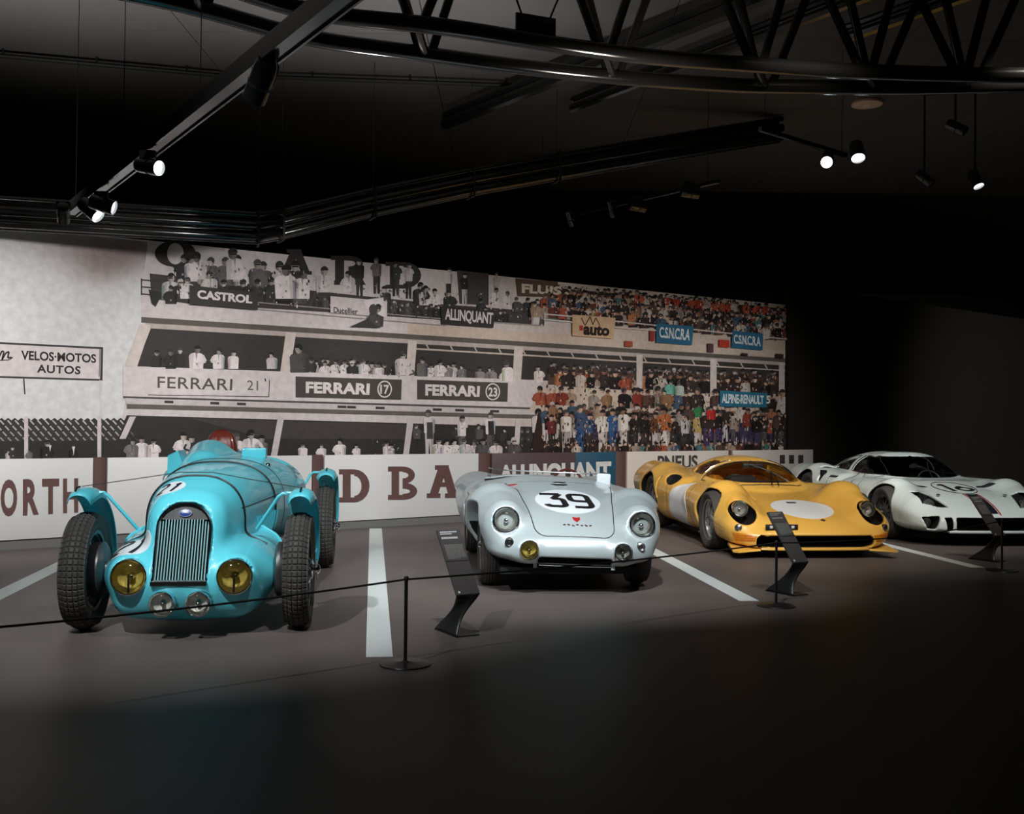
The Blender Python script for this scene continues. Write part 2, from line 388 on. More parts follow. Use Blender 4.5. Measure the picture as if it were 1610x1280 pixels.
def rrect(w_, h_, r, n=5, c=(0, 0)):
    out = []
    for (sx, sy, a) in ((1, 1, 0), (-1, 1, 90), (-1, -1, 180), (1, -1, 270)):
        out += [(c[0] + sx * (w_ - r) + r * math.cos(R_(a + 90 * i / n)), c[1] + sy * (h_ - r) + r * math.sin(R_(a + 90 * i / n))) for i in range(n + 1)]
    return out
def dens(pts, k=6):
    P = np.array(pts, float); out = []
    for i in range(len(P)):
        a, b = P[i], P[(i + 1) % len(P)]
        for j in range(k): out.append(tuple(a + (b - a) * j / k))
    return out
# painted digits in a box of width 0.62 and height 1, centred on 0
DIG = {
 '3': [[(-.33, .46), (.20, .46)], [(.20, .46), (-.04, .10)], [(-.06, .10), (.10, .10)] + arcp(.10, -.02, .12, 90, 0, 5) + [(.22, -.02), (.22, -.26)] + arcp(.08, -.30, .15, 0, -90, 5) + [(.08, -.45), (-.12, -.45)] + arcp(-.12, -.31, .14, -90, -180, 5)],
 '9': [arcp(-.12, .33, .13, 90, 180, 5) + [(-.25, .2), (-.25, .14)] + arcp(-.12, .11, .13, 180, 270, 5) + [(.22, -.02)], [(-.12, .46), (.09, .46)] + arcp(.09, .32, .14, 90, 0, 5) + [(.23, .3), (.23, -.28)] + arcp(.07, -.30, .16, 0, -90, 5) + [(.07, -.46), (-.24, -.46)]],
 '2': [arcp(0, .24, .22, 170, -30, 14) + [(.10, .0), (-.24, -.44)], [(-.26, -.45), (.26, -.45)]],
 '1': [[(-.10, .30), (.06, .46)], [(.05, .48), (.05, -.48)]],
 '6': [arcp(0, -.20, .22, 90, 450, 24), arcp(.16, -.20, .38, 180, 108, 10)],
 '7': [[(-.26, .45), (.26, .45)], [(.25, .45), (-.06, -.48)]],
}
def digits(s, h, gap=0.75, slant=0.0, wid=1.0):
    out = []; n = len(s)
    for i, ch in enumerate(s):
        cx = (i - (n - 1) / 2) * gap * h
        for st in DIG[ch]: out.append([(cx + x * h * wid + slant * y * h, y * h) for x, y in st])
    return out

# ------------------------------------------------------------------ materials used throughout
M_floor = mat('polished_concrete', (0.122, 0.100, 0.092), 0.47, var=0.32, scale=1.3, spec=0.24, rvar=0.07)
M_black = mat('black_paint', (0.012, 0.012, 0.012), 0.6, spec=0.3)
M_wall = mat('black_wall_paint', (0.018, 0.0168, 0.014), 0.75, spec=0.2, scale=3)
M_ceil = mat('dark_grey_ceiling', (0.085, 0.08, 0.078), 0.85, spec=0.15, scale=2.5, var=0.1)
M_gloss = mat('gloss_black_steel', (0.010, 0.010, 0.010), 0.17, spec=0.7, rvar=.03)
M_chrome = mat('chrome', (0.75, 0.76, 0.77), 0.12, metal=1.0, var=0.02)
M_steel = mat('brushed_steel', (0.42, 0.42, 0.42), 0.3, metal=1.0)
M_dark = mat('dark_void', (0.004, 0.004, 0.004), 0.8, spec=0.2)
M_rubber = mat('tyre_rubber', (0.05, 0.046, 0.043), 0.68, spec=0.35, scale=30, var=0.2)
M_line = mat('white_floor_paint', lin(214, 219, 216), 0.5, var=0.05, scale=6)
M_white = mat('white_sticker', lin(226, 232, 236), 0.35, coat=0.3, var=0.02)
M_ink = mat('black_ink', (0.012, 0.011, 0.012), 0.45)
M_dullblack = mat('dull_black', (0.006, 0.006, 0.006), 0.9, spec=0.05)
M_glass = glass('clear_glass')
M_lensglass = glass('lamp_glass', (0.96, 0.97, 0.95), 0.05, 1.0)
M_amber = glass('yellow_lamp_glass', (0.94, 0.87, 0.56), 0.06, 1.0)
M_ambertint = glass('amber_plexiglass', (0.93, 0.78, 0.52), 0.03, 0.9)

# ------------------------------------------------------------------ room shell
fl = struct(mesh('floor', [(-16, -4, 0), (22, -4, 0), (22, 32, 0), (-16, 32, 0)], [(0, 1, 2, 3)], M_floor, None, False))
def floor_line(p0, p1, wd, label, far=0.0):
    a, b = np.array(ground(*p0)[:2]), np.array(ground(*p1)[:2]); d = (b - a) / np.linalg.norm(b - a); b = b + d * far; n = np.array([-d[1], d[0]]) * wd / 2
    mb = MB(); q = [a + n, a - n, b - n, b + n]
    mb.add([(x, y, 0.0) for x, y in q] + [(x, y, 0.0015) for x, y in q], [(4, 5, 6, 7), (0, 1, 5, 4), (1, 2, 6, 5), (2, 3, 7, 6), (3, 0, 4, 7)])
    o = mb.build('painted_line', M_line, fl, False); o['label'] = label
floor_line((-150, 1009), (95, 888.5), 0.155, 'white painted line running out of frame left of the blue car', 1.0)
floor_line((596.5, 1033), (590.5, 831), 0.148, 'white painted line between the blue and the silver car')
floor_line((1178, 945), (1030, 868), 0.15, 'white painted line between the silver and the yellow car', 2.2)
floor_line((1537, 892.5), (1400, 858.5), 0.135, 'white painted line between the yellow and the white car', 2.0)

ce = struct(mesh('ceiling', [(-16, -4, 5.24), (22, -4, 5.24), (22, 32, 5.24), (-16, 32, 5.24)], [(3, 2, 1, 0)], M_black, None, False))
cp = MB().box((0.004, 0.004, 0), (2.396, 1.196, 0.03)); first = None
for i in range(9):
    for j in range(12):
        if first is None: first = cp.build('ceiling_panel', M_ceil, ce, False); p = first
        else: p = first.copy(); COL.objects.link(p)
        p.location = (-10.5 + 2.4 * i, 3.6 + 1.2 * j, 5.2)
struct(MB().box((-16, 31.9, 0), (22, 32, 5.24)).build('wall_back', M_wall, None, False))
struct(MB().box((-16.1, -4, 0), (-16, 32, 5.24)).build('wall_left', M_wall, None, False))
struct(MB().box((22, -4, 0), (22.1, 32, 5.24)).build('wall_right', M_wall, None, False))
# the dark partition that carries the mural and runs on to the right of it
pt = MB().box((-4.0, 0.20, 0), (12.66, 0.40, 3.15)).box((12.66, 0.05, 0), (30, 0.40, 3.75)).build('wall_display', M_wall, None, False)
pt.location = _w0; pt.rotation_euler = (0, 0, WANG); struct(pt)

# ------------------------------------------------------------------ the mural: a flat print
rnd = random.Random(7)
MOFF = -0.13
class Print:
    def __init__(s, off): s.off = off; s.v = []; s.f = []; s.c = []
    def poly(s, pts, col, layer, cols=None):
        n = len(s.v)
        for i, (x, y) in enumerate(pts):
            u, z = on_wall(x, y, s.off); s.v.append((u, -s.off - 0.0004 * layer - 0.001, z)); s.c.append(cols[i] if cols else col)
        s.f.append(tuple(range(n, n + len(pts))))
    def tris(s, V, Fc, col, layer):
        n = len(s.v)
        for (x, y) in V:
            u, z = on_wall(x, y, s.off); s.v.append((u, -s.off - 0.0004 * layer - 0.001, z)); s.c.append(col)
        s.f += [tuple(i + n for i in q) for q in Fc]
    def ell(s, x, y, rx, ry, col, layer, n=8): s.poly([(x + rx * math.cos(2 * PI * i / n + .2), y + ry * math.sin(2 * PI * i / n + .2)) for i in range(n)], col, layer)
    def text(s, body, quad, col, layer, bold=0.0, sp=1.0):
        V, Fc, _ = text_mesh(body, bold, sp); tl, tr, br, bl = [np.array(q, float) for q in quad]
        s.tris([(bl * (1 - a) + br * a) * (1 - b) + (tl * (1 - a) + tr * a) * b for a, b in V], Fc, col, layer)
    def strip(s, pts, wd, col, layer):
        for a, b in zip(pts[:-1], pts[1:]):
            a = np.array(a, float); b = np.array(b, float); d = (b - a) / (np.linalg.norm(b - a) + 1e-9); n = np.array([-d[1], d[0]]) * wd / 2
            s.poly([a + n, b + n, b - n, a - n], col, layer)
    def build(s, name, m, parent=None):
        me = bpy.data.meshes.new(name); me.from_pydata(s.v, [], s.f); me.materials.append(m)
        at = me.color_attributes.new('ink', 'FLOAT_COLOR', 'POINT'); at.data.foreach_set('color', np.array([tuple(c) + (1,) for c in s.c], np.float32).ravel())
        bm = bmesh.new(); bm.from_mesh(me)
        for f in bm.faces:
            if f.calc_center_median() and f.normal.y > 0: f.normal_flip()
        bm.to_mesh(me); bm.free()
        o = bpy.data.objects.new(name, me); COL.objects.link(o)
        if parent: o.parent = parent
        return o
P = Print(MOFF)
def g(v, t=0.0):     # sepia greys of the print; t adds colour warmth
    return lin(min(255, v * (1.015 + .02 * t)), v * (0.97 - .01 * t), min(255, v * (0.965 - .06 * t)))
WHT, LGT, MID, BRN, DRK = g(222), g(190), g(120), g(72, .6), g(44, .5)
def topy(x): return 354.5 + (x - 0) * (480 - 354.5) / 1240
xs = [-140 + 40 * i for i in range(35)]; xs = [x for x in xs if x < 1240] + [1240]
def warm(x): return max(0, min(1, (x - 500) / 740.0))
for a, b in zip(xs[:-1], xs[1:]):
    P.poly([(a, topy(a)), (b, topy(b)), (b, 745), (a, 745)], WHT, 0, [lin(*(np.array([218, 217, 216]) * (1 - warm(x)) + np.array([205, 182, 160]) * warm(x))) for x in (a, b, b, a)])
# smoke in the sky: a soft grid of ink
def smoke(x, y):
    d = 0.0
    for cx, cy, rx, ry, s in ((175, 400, 75, 34, .55), (215, 375, 40, 30, .5), (110, 385, 60, 25, .25), (60, 372, 120, 16, .18), (160, 425, 40, 22, .25)):
        d += s * math.exp(-(((x - cx) / rx) ** 2 + ((y - cy) / ry) ** 2))
    return min(d, .75)
gx = [i * 232 / 24 for i in range(25)]; gy = [k / 14 for k in range(15)]
for a, b in zip(gx[:-1], gx[1:]):
    for c, d in zip(gy[:-1], gy[1:]):
        q = [(x, topy(x) + 2 + t * (480 - topy(x))) for x, t in ((a, c), (b, c), (b, d), (a, d))]
        P.poly(q, WHT, 1, [lin(*(np.array([218, 217, 216]) * (1 - k) + np.array([120, 98, 96]) * k)) for k in (smoke(*p) for p in q)])
FAC = g(205)
P.poly([(233, topy(233)), (560, topy(560)), (1240, topy(1240)), (1240, 745), (170, 745), (225, 520), (221, 470)], FAC, 2, None)
P.poly([(560, topy(560)), (1240, topy(1240)), (1240, 745), (560, 745)], FAC, 3, [g(205), g(185, 2), g(185, 2), g(205)])
# shop sign with its pole and the pavilion on the left
P.poly([(-140, 531), (162, 546), (161, 599), (-140, 590)], g(60), 4); P.poly([(-140, 534), (158, 549), (157, 596), (-140, 587)], g(214), 5); P.poly([(156, 549), (159, 549), (158, 593), (155, 593)], g(140), 6)
P.text('VELOS·MOTOS', [(33, 551), (151, 557), (151, 571), (33, 566)], g(40), 6, .03); P.text('AUTOS', [(58, 573), (127, 576), (126, 589), (58, 586)], g(44), 6, .03, 1.1)
P.strip([(-4, 566), (3, 552), (6, 553), (3, 566), (9, 555), (14, 553), (12, 563), (18, 562)], 2.6, g(40), 6); P.strip([(-6, 567), (14, 566), (20, 562)], 1.6, g(40), 6)
P.strip([(37, 594), (39, 620)], 2.2, g(80), 6)
zz = []
for i in range(26): zz += [(-60 + i * 10.4, 657 + (i % 2) * 0), (-55 + i * 10.4, 661)]
P.poly(zz + [(214, 660), (188, 725), (-60, 725)], g(58), 4)
for i in range(22):
    x0 = -60 + i * 11.8
    for k in range(4): P.strip([(x0 + k * 8 + 1, 661 + k * 9), (x0 + k * 8 + 7, 667.5 + k * 9)], 2.2, g(196 - 14 * k), 5)
P.poly([(-60, 694), (200, 692), (188, 725), (-60, 725)], g(50), 6)
for x in (41, 156): P.strip([(x, 655), (x, 722)], 6, g(205), 7)
P.strip([(158, 598), (158, 657)], 4, g(212), 5)
# main horizontals of the grandstand
def Y(x, a, b, xa=230.0, xb=1240.0): return a + (b - a) * (x - xa) / (xb - xa)
def band(x0, x1, top, bot, col, layer, n=1):
    P.poly([(x0, Y(x0, *top)), (x1, Y(x1, *top)), (x1, Y(x1, *bot)), (x0, Y(x0, *bot))], col, layer)
band(222, 1240, (478, 552), (500, 563), g(208), 4); band(640, 1240, (478, 552), (500, 563), g(196, 1.5), 5)
band(222, 1240, (499, 564), (508, 570), g(92, 1), 6); band(228, 1240, (508, 570), (516, 575), g(180, .6), 6)
P.poly([(237, 516), (1240, 575), (1240, 612), (214, 576)], g(58, .8), 5)
for q in ([(220, 509), (237, 511), (215, 577), (196, 575)], [(449, 522), (465, 524), (455, 586), (440, 585)], [(641, 535), (655, 536), (650, 596), (637, 596)], [(808, 545), (822, 546), (818, 605), (805, 604)], [(1000, 558), (1010, 558), (1009, 615), (1000, 615)], [(1116, 564), (1126, 565), (1126, 618), (1116, 617)], [(1224, 570), (1233, 571), (1233, 615), (1224, 615)]):
    P.poly(q, g(206, .5), 20)
for x in range(670, 1230, 38): P.strip([(x, Y(x, 516, 575)), (x + 4, Y(x, 524, 582))], 2, g(190, 1), 8)
band(650, 1240, (522, 582), (525, 584), g(190, 1), 8)
band(193, 850, (577, 611), (628, 655), g(210), 21)
band(193, 870, (624, 652), (627, 655), g(80), 22); band(197, 870, (627, 655), (636, 663), g(196), 22); band(199, 870, (636, 663), (643, 668), g(98, .8), 22)
for x in (258, 330, 372, 530, 545, 590, 680, 715, 770): P.poly([(x, Y(x, 629, 658)), (x + 14, Y(x + 14, 629, 658)), (x + 14, Y(x + 14, 633, 662)), (x, Y(x, 633, 662))], g(60), 23)
P.poly([(199, 653), (870, 672), (870, 730), (168, 730)], g(50, .8), 5)
P.poly([(300, 658), (640, 667), (640, 690), (420, 690)], g(66, .8), 6)
for q in ([(203, 655), (213, 655), (197, 690), (187, 690)], [(436, 656), (446, 656), (434, 722), (424, 722)], [(640, 657), (650, 657), (641, 722), (632, 722)], [(810, 660), (818, 660), (814, 722), (806, 722)]): P.poly(q, g(200), 30)
# upper terrace: giant slab letters behind the people
def slab(letter, box, col, layer):
    x0, y0, x1, y1 = box; W, H = x1 - x0, y1 - y0
    cnt = [layer]
    def nl(): cnt[0] += .15; return cnt[0]
    def R(a, b, c, d): P.poly([(x0 + a * W, y0 + b * H), (x0 + c * W, y0 + b * H), (x0 + c * W, y0 + d * H), (x0 + a * W, y0 + d * H)], col, nl())
    def bowl(cy, ry, rx, t, cx=.5):
        n = 10; o = [(cx + rx * math.sin(PI * i / n), cy - ry * math.cos(PI * i / n)) for i in range(n + 1)]; q = [(cx + (rx - t) * math.sin(PI * i / n), cy - (ry - t * .75) * math.cos(PI * i / n)) for i in range(n + 1)]
        for i in range(n): P.poly([(x0 + a * W, y0 + b * H) for a, b in (o[i], o[i + 1], q[i + 1], q[i])], col, nl())
    if letter == 'O':
        n = 22; o = [(.5 + .5 * math.cos(2 * PI * i / n), .5 + .5 * math.sin(2 * PI * i / n)) for i in range(n + 1)]; q = [(.5 + .2 * math.cos(2 * PI * i / n), .5 + .40 * math.sin(2 * PI * i / n)) for i in range(n + 1)]
        for i in range(n): P.poly([(x0 + a * W, y0 + b * H) for a, b in (o[i], o[i + 1], q[i + 1], q[i])], col, nl())
    elif letter == 'A':
        for a in ([(.38, 0), (.66, 0), (.34, .9), (.08, .9)], [(.42, 0), (.66, 0), (.94, .9), (.66, .9)]): P.poly([(x0 + u * W, y0 + v * H) for u, v in a], col, nl())
        R(.28, .52, .75, .66); R(.25, 0, .68, .14); R(0, .86, .42, 1); R(.56, .86, 1, 1)
    else:
        R(.12, 0, .38, 1); R(0, 0, .5, .15); R(0, .85, .5, 1)
        if letter == 'D': bowl(.5, .5, .5, .26)
        if letter == 'B': bowl(.26, .26, .42, .22); bowl(.74, .26, .5, .24)
        if letter == 'R': bowl(.27, .27, .42, .22); P.poly([(x0 + u * W, y0 + v * H) for u, v in ((.5, .5), (.75, .5), (1, 1), (.7, 1))], col, nl())
LET = g(52, .8)
slab('O', (243, 378, 308, 420), LET, 6); slab('A', (438, 392, 490, 432), LET, 6); slab('R', (520, 402, 575, 448), LET, 6); slab('D', (606, 412, 662, 454), LET, 6)
P.poly([(718, 425), (768, 430), (768, 480), (722, 478)], g(70, .6), 6)
P.poly([(235, 430), (500, 458), (690, 478), (850, 490), (850, 512), (690, 503), (500, 490), (300, 478), (238, 470)], g(66, .6), 6)
# people
def skin(): return lin(*rnd.choice([(205, 170, 150), (180, 140, 118), (150, 112, 96), (215, 185, 165)]))
def gskin(): return g(rnd.choice([150, 170, 130, 185, 110]), .8)
def person(x, y, s, shirt, layer, hair=None, sk=None, pants=None, stand=False, lean=0.0):
    hair = hair or g(rnd.choice([32, 40, 50, 70])); sk = sk or gskin(); L = layer
    dk = tuple(v * rnd.uniform(.35, .6) for v in shirt); md = tuple(v * .75 for v in shirt); sg = rnd.choice((-1, 1))
    if stand:
        hd = s * .078; sh = y - s * .80; hp = y - s * .46; w_ = s * rnd.uniform(.105, .14)
        pants = pants or g(60); pk = tuple(v * .6 for v in pants)
        P.poly([(x - w_ * .75, hp), (x + w_ * .75, hp), (x + w_ * .65, y), (x + w_ * .15, y), (x, hp + s * .12), (x - w_ * .15, y), (x - w_ * .65, y)], pants, L)
        P.poly([(x + sg * w_ * .2, hp), (x + sg * w_ * .75, hp), (x + sg * w_ * .65, y), (x + sg * w_ * .4, y)], pk, L + .4)
    else:
        hd = s * rnd.uniform(.135, .16); sh = y - s * .60; hp = y; w_ = s * rnd.uniform(.23, .30)
    P.poly([(x - w_ + lean, sh + w_ * .45), (x - w_ * .8 + lean, sh + w_ * .15), (x - w_ * .3 + lean, sh), (x + w_ * .3 + lean, sh), (x + w_ * .8 + lean, sh + w_ * .15), (x + w_ + lean, sh + w_ * .45), (x + w_ * .9, hp), (x - w_ * .9, hp)], shirt, L + 1)
    k = rnd.random()
    P.poly([(x + sg * w_ * .30 + lean, sh + 1), (x + sg * w_ * .8 + lean, sh + w_ * .15), (x + sg * w_ + lean, sh + w_ * .45), (x + sg * w_ * .9, hp), (x + sg * w_ * .45, hp)], md, L + 1.5)
    if k < .7: P.poly([(x + sg * w_ * .62 + lean, sh + w_ * .5), (x + sg * w_ + lean, sh + w_ * .45), (x + sg * w_ * .9, hp), (x + sg * w_ * .7, hp)], dk, L + 2)
    if k > .35:      # a bent arm
        e = (x - sg * w_ * 1.25 + lean, sh + w_ * 1.15); P.strip([(x - sg * w_ * .85 + lean, sh + w_ * .35), e, (x - sg * w_ * .1, min(hp, sh + w_ * 1.5))], w_ * .36, tuple(v * .88 for v in shirt), L + 2.4)
        P.ell(x - sg * w_ * .05, min(hp, sh + w_ * 1.5), w_ * .16, w_ * .16, sk, L + 2.8, 6)
    if k > .45: P.poly([(x - w_ * .16 + lean, sh), (x + w_ * .16 + lean, sh), (x + w_ * .04 + lean, sh + w_ * 1.1)], dk, L + 3)
    for q in range(2 if s > 20 else 0):
        a = x + rnd.uniform(-.7, .5) * w_; b = sh + rnd.uniform(.4, 1.6) * w_; P.poly([(a, b), (a + w_ * .22, b + w_ * .1), (a + w_ * .1, b + w_ * .6)], md, L + 2.9)
    hx, hy = x + lean * 1.3 + rnd.uniform(-.35, .35) * hd, sh - hd * .75
    P.ell(hx, hy, hd * .76, hd * 1.0, sk, L + 3.2)
    P.poly([(hx + sg * hd * .15, hy - hd * .7), (hx + sg * hd * .72, hy - hd * .4), (hx + sg * hd * .68, hy + hd * .5), (hx + sg * hd * .2, hy + hd * .9)], tuple(v * .6 for v in sk), L + 3.6)
    q = [(hx + hd * .86 * math.cos(a), hy - hd * .22 + hd * .95 * math.sin(a)) for a in [PI + PI * i / 6 for i in range(7)]]
    P.poly(q, hair, L + 4)
    if rnd.random() < .4: P.poly([(hx - sg * hd * .1, hy - hd * .4), (hx + sg * hd * .85, hy - hd * .4), (hx + sg * hd * .75, hy + hd * .35), (hx + sg * hd * .3, hy + hd * .1)], hair, L + 4.2)
    if not stand and s > 24 and rnd.random() < .5: P.poly([(hx - hd * .6, hy - hd * .15), (hx + hd * .6, hy - hd * .15), (hx + hd * .6, hy + hd * .15), (hx - hd * .6, hy + hd * .15)], g(35), L + 5)
def specks(x0, x1, ta, tb, ba, bb, n, pal, layer, smin_=.7, smax_=2.6, tall=1.5):
    """small blots of ink: the fine detail of a printed crowd"""
    for _ in range(n):
        x = rnd.uniform(x0, x1); k = (x - x0) / max(1, x1 - x0); t = ta + (tb - ta) * k; b = ba + (bb - ba) * k; y = rnd.uniform(t, b); r1 = rnd.uniform(smin_, smax_); r2 = r1 * rnd.uniform(.6, tall); o = rnd.uniform(-.5, .5) * r1
        P.poly([(x - r1 * .5, y), (x + o, y - r2), (x + r1 * .5, y - r2 * .2), (x + r1 * .3, y + r2), (x - r1 * .4, y + r2 * .7)], pal(), layer + rnd.random() * 4)
def greysp(): return g(rnd.choice([40, 46, 55, 70, 100, 150, 200, 215]))
GS = [g(225), g(215), g(232), g(60), g(45), g(90), g(150), g(205)]
def grey(): return rnd.choice(GS)
CS = [lin(205, 192, 180)] * 3 + [lin(160, 146, 136)] * 3 + [lin(58, 46, 42)] * 6 + [lin(38, 32, 31)] * 5 + [lin(92, 70, 60)] * 3 + [lin(140, 60, 48), lin(166, 84, 62), lin(150, 112, 80), lin(74, 92, 112), lin(84, 118, 116), lin(172, 146, 122), lin(110, 56, 48), lin(180, 118, 82)]
def colr(): return rnd.choice(CS)
def row(x0, x1, ya, yb, s, dx, layer, pal, stand=False, jit=.35, skip=0.0, hairlight=0.05):
    x = x0; i = 0
    while x < x1:
        if rnd.random() >= skip:
            person(x + rnd.uniform(-jit, jit) * dx, ya + (yb - ya) * (x - x0) / max(1, x1 - x0) + rnd.uniform(-.06, .06) * s, s * rnd.uniform(.9, 1.1), pal(), layer + (i % 2) * 6, stand=stand,
                   hair=(g(190) if rnd.random() < hairlight else None), sk=(skin() if pal is colr else None), pants=(rnd.choice([g(55), g(200), lin(70, 60, 90), g(90)])), lean=rnd.uniform(-.06, .06) * s)
        x += dx; i += 1
# terrace, left
row(292, 480, 440, 462, 52, 21, 8, lambda: rnd.choice([g(50), g(215), g(60), g(100)]), jit=.3)
row(268, 480, 470, 480, 44, 20, 22, lambda: rnd.choice([g(45), g(60), g(40), g(200), g(90)]), hairlight=.25)
for x, y, s, c in ((300, 440, 44, 225), (368, 440, 56, 215), (448, 470, 62, 228), (474, 470, 54, 226), (268, 478, 34, 50), (293, 470, 40, 220), (330, 462, 40, 205), (508, 460, 46, 215)): person(x, y, s, g(c), 36)
P.poly([(233, 455), (256, 460), (244, 483), (238, 478)], g(48), 20); P.strip([(221, 440), (300, 447)], 2, g(60), 20); P.strip([(221, 451), (300, 458)], 2, g(60), 20); P.strip([(221, 462), (240, 464)], 2, g(60), 20); P.strip([(222, 438), (222, 464)], 2, g(60), 20)
# terrace, middle
for x, y, s, c, st in ((565, 466, 62, 45, 1), (592, 462, 60, 110, 1), (622, 466, 58, 60, 1), (642, 470, 60, 200, 1), (548, 460, 40, 215, 0), (660, 478, 40, 60, 0), (606, 480, 34, 70, 0), (668, 480, 36, 225, 0), (684, 483, 34, 220, 0), (705, 470, 52, 210, 1), (706, 486, 34, 60, 0), (730, 480, 54, 50, 1), (780, 470, 44, 190, 1), (780, 478, 30, 220, 0), (798, 482, 28, 210, 0), (755, 492, 26, 60, 0), (812, 490, 26, 80, 0), (828, 492, 28, 60, 0), (844, 494, 28, 90, 0)):
    person(x, y, s, g(c), 12, stand=bool(st), pants=g(190) if x in (730, 780) else None)
row(480, 700, 484, 500, 22, 15, 26, lambda: g(rnd.choice([45, 60, 80])), skip=.3)
specks(268, 500, 410, 428, 476, 488, 150, greysp, 42, .7, 2.6); specks(500, 850, 440, 468, 490, 508, 160, greysp, 42, .6, 2.4); row(640, 860, 496, 512, 22, 13, 30, lambda: g(rnd.choice([50, 70, 200, 90, 215])), skip=.25, jit=.6)
P.strip([(296, 466), (520, 486), (700, 502), (850, 512)], 1.8, g(150), 40); P.strip([(400, 486), (520, 497), (700, 512)], 1.4, g(150), 40)
# terrace, right: a dense coloured crowd
def terr(x0, x1, f0, f1, s, dx, layer): row(x0, x1, f0, f1, s, dx, layer, colr, jit=.6)
P.poly([(866, 452), (1240, 486), (1240, 536), (1000, 512), (840, 500)], lin(58, 46, 43), 7)
row(846, 1238, 466, 503, 24, 9, 8, colr, jit=.7, skip=.15); terr(868, 1238, 477, 512, 28, 8, 24); terr(858, 1238, 487, 521, 27, 8.5, 44); terr(835, 1238, 499, 536, 28, 9, 58)
row(1000, 1238, 476, 500, 22, 9, 36, lambda: rnd.choice([lin(176, 66, 48), lin(196, 176, 160), lin(60, 40, 38), lin(186, 88, 60)]), skip=.3, jit=.7)
specks(860, 1238, 446, 484, 498, 536, 700, lambda: rnd.choice([skin(), lin(40, 32, 30), lin(52, 42, 38), colr(), lin(205, 190, 176)]), 72)
P.strip([(852, 494), (900, 498)], 2, g(205), 90); P.strip([(852, 503), (900, 507)], 2, g(205), 90); P.strip([(854, 492), (854, 512)], 2, g(205), 90)
P.strip([(962, 505), (1030, 512), (1140, 524), (1240, 534)], 2, g(200, 1), 90); P.strip([(962, 515), (1030, 520)], 2, g(200, 1), 90)
for x, y, w_, h_, c in ((980, 536, 12, 9, (165, 80, 55)), (1019, 520, 7, 16, (150, 60, 50)), (1128, 534, 16, 12, (185, 60, 45)), (1110, 540, 9, 14, (90, 60, 66)), (1163, 555, 10, 4, (60, 45, 40)), (1217, 556, 12, 7, (60, 45, 40))): P.poly([(x, y), (x + w_, y + 1), (x + w_, y + h_ + 1), (x, y + h_)], lin(*c), 91)
# banners on the parapet
def banner(quad, col, layer): P.poly(quad, col, layer)
banner([(296, 449), (404, 461), (403, 488), (296, 479)], g(58, .6), 92); P.text('CASTROL', [(308, 456), (395, 465), (394, 478), (308, 470)], g(222), 93, .045)
banner([(517, 466), (606, 474), (606, 499), (517, 492)], g(208), 92); P.text('Ducellier', [(522, 483), (560, 486), (560, 495), (522, 492)], g(50), 93, .02)
person(590, 514, 40, g(80), 94); P.poly([(570, 472), (600, 468), (604, 500), (590, 494), (572, 484)], g(225), 97); P.ell(584, 487, 7, 9, g(70), 99); P.poly([(548, 514), (575, 502), (596, 516)], g(60), 98)
banner([(690, 482), (776, 489), (773, 516), (692, 510)], g(50, .6), 92); P.text('ALLINQUANT', [(697, 485), (773, 492), (772, 513), (697, 506)], g(212), 93, .03, .92)
banner([(810, 438), (876, 443), (873, 468), (813, 466)], lin(88, 72, 58), 42); P.text('FLUIS', [(819, 446), (882, 451), (880, 464), (819, 461)], lin(214, 200, 180), 43, .045)
banner([(897, 495), (965, 500), (962, 533), (897, 528)], lin(205, 172, 138), 92); P.text('auto', [(915, 509), (956, 513), (955, 529), (914, 527)], lin(40, 30, 26), 93, .05); P.poly([(908, 512), (914, 512), (914, 520), (908, 520)], lin(170, 60, 50), 93); P.strip([(911, 500), (917, 512), (925, 498), (929, 511), (934, 500), (940, 512)], 1.6, lin(70, 52, 44), 93)
for q, t in (([(1029, 509), (1088, 513), (1085, 543), (1029, 539)], [(1034, 514), (1083, 518), (1081, 536), (1034, 531)]), ([(1149, 520), (1197, 525), (1196, 551), (1147, 547)], [(1151, 526), (1193, 530), (1193, 545), (1151, 540)])):
    banner(q, lin(48, 104, 134), 92); P.text('C.S.N.C.R.A', t, lin(225, 228, 225), 93, .025, .92)
# first-floor boxes
row(247, 290, 577, 578, 34, 27, 10, lambda: g(50)); 
for x, s, c in ((308, 42, 226), (343, 38, 226), (366, 34, 226), (427, 30, 200), (268, 36, 48)): person(x, 580, s, g(c), 22)
row(474, 640, 584, 592, 26, 12, 6, lambda: g(rnd.choice([50, 60, 90])), skip=.2, jit=.6); row(474, 640, 589, 597, 30, 11, 12, lambda: g(rnd.choice([60, 220, 215, 90, 50, 150, 170])), skip=.08); person(470, 586, 52, g(80), 22); person(632, 590, 44, g(210), 22)
specks(470, 636, 566, 572, 586, 594, 40, greysp, 24, .6, 1.6); specks(660, 800, 576, 582, 592, 600, 24, greysp, 24, .6, 1.6)
row(662, 800, 592, 602, 26, 13, 10, lambda: g(rnd.choice([225, 120, 215, 140, 160])), skip=.15); person(690, 592, 30, g(228), 24); person(797, 600, 38, g(228), 24); person(663, 592, 36, g(110), 24)
person(846, 602, 32, g(228, .5), 24)
row(866, 1000, 594, 604, 28, 9, 8, lambda: rnd.choice([lin(90, 66, 56), lin(60, 45, 42)]), jit=.6); row(866, 1000, 604, 614, 32, 9, 10, colr, jit=.5); row(1012, 1116, 612, 618, 31, 8.5, 10, colr, jit=.5); row(1130, 1224, 618, 622, 30, 8, 10, colr, jit=.5); row(1014, 1230, 600, 606, 26, 8, 4, lambda: rnd.choice([lin(90, 66, 56), lin(60, 45, 42)]), jit=.6)
